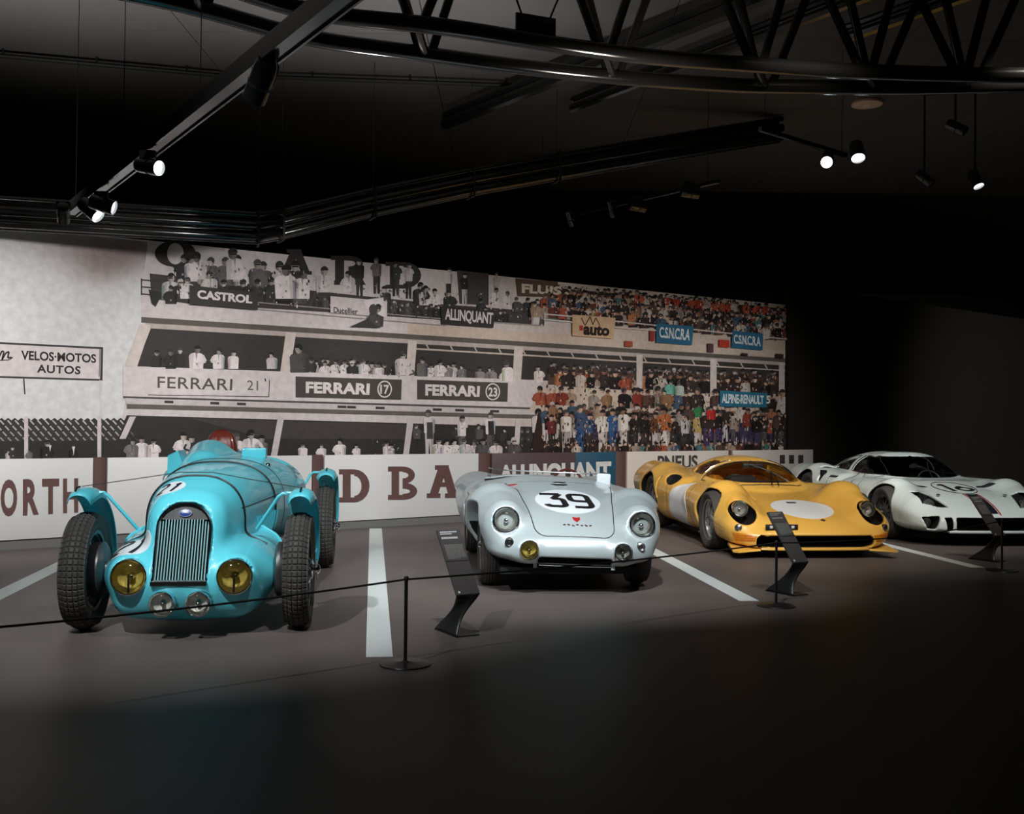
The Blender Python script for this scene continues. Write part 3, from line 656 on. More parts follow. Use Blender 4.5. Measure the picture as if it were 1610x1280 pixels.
for a, b, t in ((870, 998, 572), (1012, 1114, 580), (1130, 1222, 588)): specks(a, b, t, t + 3, 612, 617, 150, lambda: rnd.choice([skin(), lin(40, 32, 30), lin(52, 42, 38), colr()]), 19.5 - 4.4, .6, 2.2)
# name boards of the boxes
P.poly([(230, 586), (423, 596), (422, 624), (230, 618)], g(212), 24); P.strip([(423, 597), (422, 624), (232, 621)], 1.2, g(70), 25)
P.text('FERRARI', [(247, 592), (365, 596), (364, 614), (247, 610)], g(84, .8), 26, .008, 1.05); P.text('21', [(388, 598), (405, 599), (405, 614), (388, 613)], g(96, .6), 26, .0); P.strip([(416, 595), (417, 600)], 2, g(60), 26)
for (x0, y0, x1, y1, x2, y2, x3, y3), tq, num, cx, cy in (((464, 592, 631, 597, 630, 629, 464, 625), [(480, 600), (581, 603), (580, 621), (480, 618)], '17', 604, 612), ((655, 597, 798, 602, 797, 632, 655, 628), [(668, 604), (754, 607), (753, 624), (668, 622)], '23', 774, 616)):
    P.poly([(x0, y0), (x1, y1), (x2, y2), (x3, y3)], g(74, .9), 24); P.text('FERRARI', tq, g(220), 25, .045, 1.02)
    P.ell(cx, cy, 11.5, 13.5, g(220), 25, 20); P.ell(cx, cy, 9.6, 11.5, g(74, .9), 26, 20); P.text(num, [(cx - 7, cy - 7), (cx + 7, cy - 6.5), (cx + 7, cy + 8), (cx - 7, cy + 7.5)], g(220), 27, .03)
# ground floor
for x, s, c in ((207, 34, 120), (222, 38, 222), (240, 34, 225), (287, 46, 222), (300, 40, 60), (372, 44, 226), (394, 50, 226), (410, 40, 120), (475, 26, 226), (505, 24, 226), (534, 34, 226), (560, 24, 226), (608, 30, 220), (614, 24, 200)): person(x, 719, s, g(c), 32)
for x, s, c in ((20, 24, 60), (72, 34, 46), (114, 26, 46), (12, 16, 200), (46, 18, 120)): person(x, 722, s, g(c), 32)
for q in ([(76, 700), (80, 700), (78, 710)], [(113, 702), (117, 702), (115, 716)]): P.poly(q, g(225), 40)
for x, s, c, p in ((674, 76, 215, 200), (725, 66, 224, 110), (770, 72, 226, 90), (845, 78, 226, 70)): person(x, 716, s, g(c), 34, stand=True, pants=g(p)); 
P.poly([(670, 664), (679, 664), (680, 690), (670, 690)], g(70), 39); P.poly([(766, 662), (775, 662), (776, 684), (767, 684)], g(50), 39)
row(690, 830, 718, 720, 34, 13, 40, lambda: g(rnd.choice([220, 226, 60, 90, 210])), skip=.15)
specks(655, 835, 690, 692, 716, 716, 50, greysp, 46, .6, 1.8); specks(210, 430, 702, 704, 717, 716, 20, greysp, 40, .7, 1.8); specks(580, 636, 690, 690, 716, 716, 26, lambda: g(rnd.choice([70, 100, 130, 180])), 40, .6, 1.8)
row(655, 840, 690, 694, 26, 20, 8, lambda: g(rnd.choice([60, 90])), skip=.3)
# balcony and paddock crowd on the right
P.poly([(850, 606), (1240, 628), (1240, 650), (830, 648)], g(196, 1.5), 24)
row(850, 1128, 638, 644, 36, 11.5, 26, colr, skip=.18, jit=.6); row(1200, 1238, 648, 650, 40, 8, 26, colr)
specks(850, 1126, 606, 616, 646, 648, 170, lambda: rnd.choice([skin(), lin(40, 32, 30), colr(), lin(52, 42, 38)]), 38, .6, 2.4)
P.poly([(845, 648), (1240, 652), (1240, 730), (830, 730)], lin(52, 40, 38), 40)
banner([(1129, 614), (1203, 618), (1203, 641), (1129, 639)], lin(44, 112, 138), 92); P.text('ALPINE-RENAULT', [(1132, 619), (1198, 622), (1198, 636), (1132, 634)], lin(222, 228, 226), 93, .03, .92); P.text('5', [(1202, 622), (1208, 622), (1208, 635), (1202, 635)], lin(222, 228, 226), 93, .03)
row(850, 1238, 676, 684, 34, 9, 41, colr, jit=.7); row(860, 1238, 690, 698, 58, 9, 46, colr, stand=True, jit=.7); row(1110, 1238, 700, 704, 56, 8, 58, colr, stand=True, jit=.7)
for x, s, c, p in ((866, 64, (110, 50, 50), 50), (888, 72, (225, 218, 208), 170), (910, 80, (72, 88, 118), 60), (925, 66, (60, 84, 120), 60), (946, 72, (232, 226, 216), 205), (962, 74, (58, 92, 140), 66), (978, 76, (232, 226, 216), 215), (996, 68, (50, 42, 40), 60), (1012, 66, (44, 38, 38), 60), (1030, 68, (110, 70, 50), 200), (1044, 76, (196, 110, 62), 225), (1058, 62, (60, 48, 44), 60), (1076, 66, (200, 190, 190), 60), (1096, 68, (190, 160, 100), 200), (1118, 72, (176, 46, 44), 90)):
    person(x, 712, s, lin(*c), 56, stand=True, sk=skin(), pants=(lin(52, 84, 132) if x in (910, 962) else g(p, .5)))
row(852, 1238, 716, 713, 23, 8.5, 66, colr, skip=.1, jit=.6)
specks(850, 1238, 655, 656, 712, 710, 620, lambda: rnd.choice([skin(), lin(36, 28, 27), lin(50, 40, 36), lin(36, 28, 27), colr(), lin(196, 182, 170)]), 78, .6, 2.4, 2.2)
for x, y, c in ((1052, 620, (120, 190, 170)), (1066, 622, (190, 200, 190)), (1096, 656, (60, 130, 80)), (1116, 660, (190, 50, 44))): person(x, y, 26, lin(*c), 70)
mu = P.build('wall_mural', print_mat('mural_print'))
mu.location = _w0; mu.rotation_euler = (0, 0, WANG)
tag(mu, 'wide sepia photo mural of a crowded racing grandstand with boxes and sign boards', 'mural')
bd = MB(); t0, t1, tr_ = on_wall(-140, topy(-140), MOFF), on_wall(1240, topy(1240), MOFF), 0.16
bd.add([(t0[0], -MOFF, 0), (t1[0], -MOFF, 0), (t1[0], -MOFF, t1[1]), (t0[0], -MOFF, t0[1])] + [(t0[0], 0.2, 0), (t1[0], 0.2, 0), (t1[0], 0.2, t1[1]), (t0[0], 0.2, t0[1])],
       [(0, 1, 2, 3), (7, 6, 5, 4), (3, 2, 6, 7), (1, 5, 6, 2), (4, 0, 3, 7)])
bd.build('backing_board', mat('board_edge', lin(170, 165, 160), 0.7), mu, False)

# ------------------------------------------------------------------ trackside barrier boards in front of the mural
br = empty('trackside_barrier', _w0, WANG); tag(br, 'long low white barrier of lettered boards standing below the mural', 'barrier')
M_bwhite = mat('barrier_white', lin(222, 222, 220), 0.55, var=0.04, scale=3); M_bgrey = mat('barrier_warm_white', lin(216, 206, 196), 0.55, var=0.04, scale=3)
M_post = mat('brown_post', lin(96, 70, 66), 0.5, var=0.12, scale=5); M_bbrown = mat('barrier_brown', lin(88, 72, 74), 0.5); M_bletter = mat('brown_letter_paint', lin(98, 72, 70), 0.55, var=0.12, scale=30)
M_skirt = mat('grey_skirting', lin(112, 112, 112), 0.6)
def bu(x): return on_wall(x, 760, 0.0)[0]
ZT, ZB = 0.895, 0.098
m_blue = mat('barrier_blue', lin(40, 84, 108), 0.5)
for x0, x1, m_, lab in ((-140, 146, M_bwhite, 'white board lettered ORTH'), (169, 490, M_bwhite, 'white board behind the blue car'), (510, 752, M_bwhite, 'white board lettered D BA'), (773, 905, M_bbrown, 'dark brown board'), (905, 968, m_blue, 'dark blue board'), (986, 1145, M_bgrey, 'warm white board lettered PNEUS'), (1152, 1278, M_bgrey, 'warm white board with three dark marks')):
    b = MB().box((bu(x0), 0, ZB), (bu(x1), 0.035, ZT), None, 0.003).build('board', m_, br); b['label'] = lab
for x0, x1 in ((146, 169), (490, 510), (752, 773), (968, 986), (1145, 1152)):
    a, b = bu(x0), bu(x1); r = (b - a) / 2
    MB().lathe([(r * .98, ZB - .06), (r * .98, ZT + .005)], 20, Matrix.Translation(((a + b) / 2, .045, 0)) @ Matrix.Diagonal((1, .5, 1, 1))).build('post', M_post, br)
MB().box((bu(-140), 0.02, 0), (bu(1276), 0.05, ZB + .01)).build('skirting', M_skirt, br, False)
MB().box((bu(-140), 0.036, ZB), (bu(1276), 0.07, ZT - .02)).build('backing_rail', M_bbrown, br, False)
B = Print(0.002)
M_bink = print_mat('barrier_ink', grain=.08)
def bletters(name, mcol, fn):
    global P
    keep = P; P = Print(0.003); fn(P); o = P.build(name, M_bink, br); P = keep; return o
SL = lin(104, 77, 74)
for ch, q in (('W', [(-42, 755), (-8, 754), (-8, 813), (-42, 815)]), ('O', [(1, 754), (27, 753.5), (27, 811), (1, 813)]), ('R', [(36, 753.5), (61, 753), (61, 809), (36, 811)]), ('T', [(66, 753), (93, 752.5), (93, 807.5), (66, 809)]), ('H', [(99, 752.5), (123, 752), (123, 806), (99, 807)])):
    bletters('letter', None, lambda p: p.text(ch, q, SL, 1, .04))
for ch, q in (('D', (533, 738, 581, 790)), ('B', (610, 733.5, 656, 786)), ('A', (671, 731.5, 722, 783))):
    bletters('letter', None, lambda p: slab(ch, q, SL, 1))
bletters('lettering', None, lambda p: p.text('ALLINQUANT', [(784, 731), (961, 725), (961, 762), (784, 770)], lin(216, 216, 214), 1, .05, .95))
bletters('lettering', None, lambda p: p.text('PNEUS', [(1034, 716.5), (1097, 715.5), (1097, 737), (1034, 739)], g(70, 1), 1, .03))
for x in (1226, 1240.5, 1255):
    bletters('dark_mark', None, lambda p: p.poly([(x, 715.5), (x + 8, 715.3), (x + 8, 729), (x, 729)], g(62, 1), 1))

# ------------------------------------------------------------------ overhead: truss, pipes, track, spotlights
def chain(pts, z, n=30):
    Q = np.array([ground(x, y, z) for x, y in pts]); s = np.concatenate([[0], np.cumsum(np.linalg.norm(np.diff(Q, axis=0), axis=1))]); t = np.linspace(0, s[-1], n)
    o = np.stack([prof(t, s, Q[:, i]) for i in range(3)], 1); return o
ZC = 4.15
tr = empty('roof_truss', ground(805, 105, ZC)); tag(tr, 'curved black steel roof truss sweeping across the top of the picture', 'truss')
def loc(o, P): return np.array(P) - np.array(o.location)
front = chain([(120, -95), (330, -30), (500, 20), (695, 42), (917, 76), (1050, 92), (1172, 101), (1363, 113), (1554, 118), (1750, 117)], ZC, 50)
back = chain([(120, -28), (270, 2), (500, 62), (639, 81), (778, 100), (917, 116), (1056, 128), (1206, 136), (1380, 138), (1554, 135), (1750, 128)], ZC, 50)
MB().tube(loc(tr, front), 0.062, 14).build('bottom_chord', M_gloss, tr)
MB().tube(loc(tr, back), 0.062, 14).build('bottom_chord', M_gloss, tr)
topc = (front + back) / 2 + np.array([0, 0, .92])
MB().tube(loc(tr, topc), 0.06, 12).build('top_chord', M_gloss, tr)
def near(Q, px):
    xs_ = []
    for p in Q:
        v = p - _C; xs_.append(805 + FPX * (v @ _R) / (v @ _F))
    i = np.interp(px, xs_, np.arange(len(Q))); k = int(min(max(i, 0), len(Q) - 2)); return Q[k] + (Q[k + 1] - Q[k]) * (i - k), (Q[k + 1] - Q[k]) / np.linalg.norm(Q[k + 1] - Q[k])
for vx in (300, 655, 950, 1190, 1362, 1512):
    for Q, dx in ((front, 0), (back, 14)):
        a, t = near(Q, vx + dx)
        for sgn in (-1, 1):
            b = a + t * sgn * 0.36; tb = near(topc, 805)[0]
            b = b + np.array([0, 0, .92]); mid = (front.mean(0) - back.mean(0)); b[:2] += (-1 if Q is front else 1) * mid[:2] / 2 * 0.9
            MB().tube(loc(tr, [a + t * sgn * .04, b]), 0.036, 10).build('diagonal_brace', M_gloss, tr)
    a, _ = near(front, vx); b, _ = near(back, vx + 14)
    MB().tube(loc(tr, [a, b]), 0.03, 8).build('cross_tube', M_gloss, tr)
a, t = near(front, 842)
MB().box((-.16, -.01, 0), (.16, .01, .15), Matrix.Translation(loc(tr, a + np.array([0, 0, .04]))) @ Matrix.Rotation(math.atan2(t[1], t[0]), 4, 'Z')).build('gusset_plate', M_black, tr, False)
for sgn in (-1, 1): MB().tube(loc(tr, [a + t * sgn * .1 + np.array([0, 0, .15]), a + t * sgn * .42 + np.array([0, 0, .92])]), .008, 6).build('tie_rod', M_gloss, tr)
for i in (4, 13, 22, 31, 40, 47):
    MB().tube([loc(tr, topc[i]), loc(tr, topc[i] * [1, 1, 0] + [0, 0, 5.22])], .008, 6).build('hanger_rod', M_dullblack, tr)

# angled roof beams that run back over the hall on the right
for (p, q, r, lab) in (((700, 195), (1290, -40), .07, 'slanting black roof beam, the lower of the pair at top right of centre'), ((900, 170), (1400, -20), .05, 'slanting black roof beam, the upper of the pair at top right of centre'), ((1330, 60), (1700, -70), .05, 'slanting black roof beam far at the upper right corner')):
    a, b = ground(*p, 4.9), ground(*q, 4.9); mb = MB().tube([(0, 0, 0), b - a], r, 8); mb.tube([(0, 0, .1), b - a + np.array([0, 0, .1])], r * .7, 8)
    o = mb.build('roof_beam', M_gloss); o.location = a; tag(o, lab, 'beam', 'slanting roof beams')
    o['kind'] = 'thing'
# thin conduit on the ceiling
for p, q, lab in (((-60, 82), (352, 119), 'thin black conduit under the ceiling at upper left'), ((425, 121), (860, 136), 'thin black conduit under the ceiling left of centre')):
    a, b = ground(*p, 5.12), ground(*q, 5.12); o = MB().tube([(0, 0, 0), b - a], .025, 8).build('ceiling_conduit', M_black); o.location = a; tag(o, lab, 'conduit')
    for t in (.15, .5, .85):
        c = (b - a) * t; MB().tube([c, c + np.array([0, 0, .085])], .012, 6).build('clip', M_black, o)

# the angled bundle of gloss black tubes in front of the mural top
ZL = 3.22
bun = empty('tube_bundle', ground(415, 355, ZL)); tag(bun, 'angled bundle of gloss black tubes hanging before the top of the mural', 'tube bundle')
def rise(x, y, D):
    d = ray(x, y); return _C + d * D / d[1]
ctr = [ground(-260, 308, ZL), ground(0, 334, ZL), ground(404, 358, ZL), rise(440, 353, 11.15), rise(585, 318, 11.6), rise(740, 286, 12.05), rise(875, 262, 12.45), rise(1000, 241, 12.8), rise(1110, 222, 13.15), rise(1230, 203, 13.5)]
ctr = np.array(ctr)
for dy, dz, r in ((0, -.10, .048), (.12, -.02, .05), (0, .02, .05), (.12, .11, .045), (0, .13, .03), (.06, -.14, .018)):
    off = np.array([-.3 * dy, dy, dz]); k = []
    for i in range(len(ctr) - 1):
        for t in np.linspace(0, 1, 6)[:-1]: k.append(ctr[i] * (1 - t) + ctr[i + 1] * t)
    k.append(ctr[-1]); MB().tube(loc(bun, np.array(k) + off), r, 14).build('tube', M_gloss, bun)
for i in (2, 3, 4, 5, 6):
    c = ctr[i]; d = ctr[i + 1] - ctr[i] if i > 2 else ctr[2] - ctr[1]; d = d / np.linalg.norm(d)
    M = Matrix.Translation(loc(bun, c + np.array([0, .06, 0]))) @ Matrix.Rotation(math.atan2(d[1], d[0]), 4, 'Z'); mb = MB()
    for (lo, hi) in (((-.012, -.125, -.165), (.012, -.115, .17)), ((-.012, .115, -.165), (.012, .125, .17)), ((-.012, -.125, .165), (.012, .125, .175)), ((-.012, -.125, -.17), (.012, .125, -.16))): mb.box(lo, hi, M)
    mb.tube([(M @ Vector((0, 0, .17)))[:], (M @ Vector((0, 0, 5.22 - c[2])))[:]], .003, 5)
    mb.build('hanging_clamp', M_black, bun, False)

# track beam
ta, tb_ = ground(620, -60, 3.08), ground(112, 338, 3.08)
tk = empty('lighting_track', ta); tag(tk, 'black lighting track running diagonally down to the mural corner at left', 'lighting track')
d = tb_ - ta; L = np.linalg.norm(d); M = Matrix.Rotation(math.atan2(d[1], d[0]), 4, 'Z')
MB().box((-.3, -.03, 0), (L, .03, .11), M).build('beam', M_gloss, tk, False)
for s in (-.045, .045): MB().box((-.3, s - .006, -.012), (L, s + .006, .012), M).build('rail', M_gloss, tk, False)
for t in (.1, .4, .7, .97): MB().tube([d * t + [0, 0, .1], d * t + [0, 0, 2.13]], .003, 5).build('hanger_wire', M_dullblack, tk)
M_lamp = mat('lit_lamp_glass', (0.9, 0.95, 1.0), 0.3, emit=(0.86, 0.94, 1.0), estr=9.0)
M_off = mat('unlit_lamp_glass', (0.12, 0.12, 0.12), 0.1)
def fixture(P, aim, lit, label, r=.055, ln=.17, group=None, mount=.1):
    o = empty('track_spotlight', P); tag(o, label, 'spotlight', group); aim = np.array(aim, float); aim /= np.linalg.norm(aim); M = look_m((0, 0, 0), aim)
    MB().lathe([(.02, -ln), (r * .92, -ln * .96), (r, -ln * .8), (r, .02), (r * .93, .02), (r * .9, -.005)], 24, M).build('housing', M_gloss, o)
    MB().lathe([(r * .9, -.004), (r * .6, .006), (0, .009)], 24, M).build('lens', M_lamp if lit else M_off, o)
    for s in (.35,): MB().lathe([(r * 1.03, -ln * s - .006), (r * 1.03, -ln * s + .006)], 24, M).build('ring', M_black, o)
    b = -aim * ln * .5
    MB().tube([b, b + [0, 0, r + .02], [b[0], b[1], mount]], .012, 8).build('bracket', M_black, o)
    MB().box((b[0] - .05, b[1] - .02, mount - .03), (b[0] + .05, b[1] + .02, mount + .02)).build('adapter', M_black, o, False)
    return o
G1 = 'spotlights on the diagonal track'
fixture(ground(247, 264, 2.94), (.86, -.42, -.22), True, 'lit spotlight hanging alone halfway down the diagonal track, lens to the right', r=.052, group=G1)
fixture(ground(152, 338, 2.90), (.55, -.15, -.45), True, 'lower lit spotlight of the close pair at the track foot', r=.06, group=G1)
fixture(ground(176, 326, 2.93), (.75, .05, -.22), True, 'upper lit spotlight of the close pair at the track foot', r=.06, group=G1)
fixture(ground(402, 150, 2.93), (-.45, .6, -.65), False, 'dark spotlight on the diagonal track seen from behind, nearest the camera', r=.062, ln=.2, group=G1)
fixture(ground(100, 344, 2.9), (-.3, .8, -.4), False, 'dark spotlight at the very foot of the diagonal track', r=.05, group=G1)
G2 = 'spotlights on the distant tracks'
for x, y, z, aim, lit, lab, r in ((1300, 255, 4.0, (-.38, -.9, -.30), True, 'brightest lit spotlight high on the right, left of its smaller neighbour', .062),
                         (1349, 247, 4.0, (-.05, -.5, -.75), True, 'lit spotlight right of the brightest one, seen at a slant', .07),
                         (1538, 291, 4.0, (.2, -.4, -.85), True, 'small lit spotlight farthest right under the dark ceiling', .06),
                         (1096, 303, 3.9, (.95, .1, -.1), False, 'dark spotlight with a pale rim, rightmost of four above the mural', .07),
                         (1012, 325, 3.9, (.9, .3, -.1), False, 'dark spotlight third from left of four above the mural', .07),
                         (965, 338, 3.9, (.25, .3, -.85), False, 'dark spotlight second from left of four above the mural', .06),
                         (900, 352, 3.9, (.3, .4, -.75), False, 'dark spotlight leftmost of four above the mural', .06),
                         (1515, 205, 4.3, (.5, -.4, -.4), False, 'dark spotlight near the upper right corner under the roof truss', .05),
                         (1463, 287, 4.0, (.4, -.4, -.5), False, 'dark spotlight between the two lit groups at far right', .05)):
    fixture(ground(x, y, z), aim, lit, lab, r=r, ln=.19, group=G2, mount=(5.2 - z if x > 1400 else .1))
for (p, q, z, lab) in (((1195, 203), (1330, 244), 4.12, 'thin black lighting track carrying the brightest right spotlight'), ((840, 352), (1130, 285), 4.02, 'long thin black lighting track above the right half of the mural')):
    a, b = ground(*p, z), ground(*q, z); d = b - a; o = MB().box((0, -.02, -.02), (np.linalg.norm(d), .02, .02), Matrix.Rotation(math.atan2(d[1], d[0]), 4, 'Z')).build('lighting_track', M_gloss, None, False); o.location = a; tag(o, lab, 'lighting track')
    for t in (.05, .95): MB().tube([d * t, d * t + [0, 0, 5.22 - z]], .003, 5).build('hanger_wire', M_dullblack, o)
c = ground(1363, 165, 5.16)
o = empty('ceiling_speaker', c); tag(o, 'pale round ceiling speaker under the roof at upper right', 'speaker')
M_spk = mat('speaker_cream', lin(200, 175, 160), 0.6)
MB().lathe([(.175, .04), (.185, .02), (.18, 0), (.15, -.008)], 36).build('rim', M_spk, o)
MB().lathe([(.15, -.006), (.06, -.012), (0, -.013)], 36).build('grille', M_spk, o)
MB().lathe([(.055, -.013), (.05, -.02), (0, -.022)], 24).build('tweeter', mat('speaker_pale', lin(226, 205, 190), .5), o)

# ------------------------------------------------------------------ stanchions and rope
M_stan = mat('stanchion_black', (0.018, 0.016, 0.016), 0.35, spec=0.5)
posts = [(-3.05, 3.82), (-.559, 5.84), (1.932, 7.864), (4.516, 9.95), (7.0, 11.98)]
labs = [None, 'short black stanchion in front of the gap between the blue and silver cars', 'short black stanchion in front of the yellow car', 'short black stanchion in front of the white car', None]
for (x, y), lb in zip(posts, labs):
    o = empty('rope_stanchion', (x, y, 0)); tag(o, lb or ('short black stanchion left of the frame' if x < 0 else 'short black stanchion right of the frame'), 'stanchion', 'stanchions of the rope barrier')
    MB().lathe([(.138, 0), (.14, .004), (.137, .008), (.06, .014), (.02, .018), (.012, .024)], 48).build('base_disc', M_stan, o)
    MB().lathe([(.0098, .018), (.0098, .468)], 16).build('pole', M_stan, o)
    MB().lathe([(.0125, .452), (.0125, .47), (.009, .475), (0, .476)], 16).build('cap', M_stan, o)
M_rope = mat('black_elastic_cord', (0.01, 0.009, 0.009), 0.7)
rl = ['black barrier cord in front of the blue car', 'black barrier cord between the first two visible stanchions, before the silver car', 'black barrier cord between the stanchions of the yellow and white cars', 'black barrier cord right of the white car stanchion']
for i in range(4):
    a, b = np.array(posts[i] + (.458,)), np.array(posts[i + 1] + (.458,)); sag = (.035, .02, .05, .05)[i]
    o = MB().tube([(b - a) * t - np.array([0, 0, 4 * sag * t * (1 - t)]) for t in np.linspace(0.004, .996, 40)], .0055, 8).build('barrier_cord', M_rope); o.location = a; tag(o, rl[i], 'cord', 'cords of the rope barrier')

# ------------------------------------------------------------------ information stands
M_stand = mat('stand_black_metal', (0.014, 0.013, 0.013), 0.42, spec=0.5)
M_panel = mat('stand_panel_grey', (0.075, 0.068, 0.066), 0.32, spec=0.5, var=0.08)
M_txt = mat('panel_text', lin(205, 205, 205), 0.5); M_txt2 = mat('panel_text_dim', lin(140, 136, 134), 0.5)
def info_stand(corner, phi, label, dim=False, s=1.0):
    o = empty('info_stand', (corner[0], corner[1], 0), phi); tag(o, label, 'info stand', 'information stands')
    W, D = .16 * s, .30 * s                                   # origin: front left corner of the base
    MB().box((0, 0, 0), (W, D, .008)).build('base_plate', M_stand, o, False)
    A, B = np.array([0, .0, .26 * s]), np.array([W, 0, .26 * s]); bk = np.array([0, .285, .365]) * s
    n = np.cross(B - A, bk); n /= np.linalg.norm(n)
    def q(a, b, h=0): return A + (B - A) * a + bk * b + n * h
    V = [q(a, b, h) for h in (0, -.014) for b in np.linspace(0, 1, 9) for a in (0, 1)]; F = []
    for k in range(8): F += [(2 * k, 2 * k + 1, 2 * k + 3, 2 * k + 2), (18 + 2 * k, 20 + 2 * k, 21 + 2 * k, 19 + 2 * k), (2 * k, 2 * k + 2, 20 + 2 * k, 18 + 2 * k), (2 * k + 1, 19 + 2 * k, 21 + 2 * k, 2 * k + 3)]
    F += [(0, 18, 19, 1), (16, 17, 35, 34)]
    pn = MB().add(V, F).build('panel', M_panel, o, False)
    def strip(b0, b1, a0, a1, m, nm, h=.0012): return MB().add([q(a0, b0, h), q(a1, b0, h), q(a1, b1, h), q(a0, b1, h)], [(0, 1, 2, 3)]).build(nm, m, pn, False)
    strip(.50, .512, 0, 1, M_stand, 'fold_line')
    t1 = MB(); rr = random.Random(3)
    for b0, b1, e in ((.955, .975, .85), (.925, .943, .6), (.855, .885, .8)):
        a = .1
        while a < e: wd = rr.uniform(.03, .07); t1.add([q(a, b0, .0014), q(min(a + wd, e), b0, .0014), q(min(a + wd, e), b1, .0014), q(a, b1, .0014)], [(0, 1, 2, 3)]); a += wd + .015
    x = t1.build('printed_title', M_txt if not dim else M_txt2, pn, False); x['kind'] = 'stuff'
    t2 = MB()
    for k in range(13):
        b0 = .755 - k * .0175; a = .12
        while a < .9 - (.3 if k == 12 else 0): wd = rr.uniform(.03, .09); t2.add([q(a, b0, .0014), q(min(a + wd, .92), b0, .0014), q(min(a + wd, .92), b0 + .009, .0014), q(a, b0 + .009, .0014)], [(0, 1, 2, 3)]); a += wd + .02
    x = t2.build('printed_paragraph', M_txt2, pn, False); x['kind'] = 'stuff'
    t3 = MB(); c0 = q(.14, .035, .0014)
    t3.add([c0 + (B - A) * .05 * math.cos(t) + bk * .018 * math.sin(t) for t in np.linspace(0, 2 * PI, 15)[:-1]], [tuple(range(14))]); t3.build('round_symbol', M_txt, pn, False)
    # the leg: a sheet that twists from the panel's front edge to the base's left edge
    b0, b1 = np.array([.006, D, .008]), np.array([.006, 0.0, .008]); V = []; N = 22
    for k in range(N + 1):
        t = k / N; e = t * t * (3 - 2 * t) * .35 + t * .65
        p0 = A * (1 - e) + b0 * e; p1 = B * (1 - e) + b1 * e; p0[2] = A[2] * (1 - t) + b0[2] * t; p1[2] = p0[2]
        c_ = (p0 + p1) / 2; pin = 1 - .34 * math.sin(PI * t) ** 1.2
        for a in np.linspace(0, 1, 7): V.append(c_ + (p0 + (p1 - p0) * a - c_) * pin)
    V = np.array(V); Fq = [(k * 7 + j, k * 7 + j + 1, k * 7 + j + 8, k * 7 + j + 7) for k in range(N) for j in range(6)]
    lg = mesh('leg', V, Fq, M_stand, o); sm = lg.modifiers.new('s', 'SOLIDIFY'); sm.thickness = .006; sm.offset = 0
    return o
info_stand((-.323, 6.576), R_(30), 'tall narrow grey text panel on a twisted black leg before the silver car')
info_stand((2.17, 8.31), R_(30), 'grey text panel on a twisted black leg before the yellow car', True)
info_stand((4.72, 10.55), R_(30), 'grey text panel on a twisted black leg before the white car', True)

# ================================================================== shared car parts
def tyre_mesh(name, R, rim, W, m, blocks=0, ribs=(), nth=180):
    """tyre around local x; grooves are geometry"""
    pr = [(-.34 * W, rim), (-.44 * W, rim + .25 * (R - rim)), (-.5 * W, rim + .52 * (R - rim)), (-.485 * W, rim + .78 * (R - rim))]
    nt_ = 25; tr_ = [(-.42 + .84 * k / (nt_ - 1)) for k in range(nt_)]
    tread = [(s * W, R - .028 * (abs(s) / .42) ** 2.6 * (R / .36), s) for s in tr_]
    if blocks: nth = blocks * 5
    rows = [(x, r, None) for x, r in pr] + tread + [(-x, r, None) for x, r in pr[::-1]]; K = len(rows)
    V = np.empty((nth, K, 3))
    for i in range(nth):
        t = 2 * PI * i / nth; c, s_ = math.cos(t), math.sin(t)
        for k, (x, r, s) in enumerate(rows):
            if s is not None:
                kk = k - len(pr)
                if (blocks and i % 5 == 0) or kk in ribs: r -= .008
            V[i, k] = (x, r * c, r * s_)
    i, k = np.meshgrid(np.arange(nth), np.arange(K - 1), indexing='ij'); a = i * K + k; b = ((i + 1) % nth) * K + k
    return mesh(name, V.reshape(-1, 3), np.stack([a, a + 1, b + 1, b], -1).reshape(-1, 4), m, None, not blocks)
MX = Matrix.Rotation(PI / 2, 4, 'Y')                      # local z -> car x
def flip_for(side): return MX if side > 0 else Matrix.Rotation(-PI / 2, 4, 'Y')
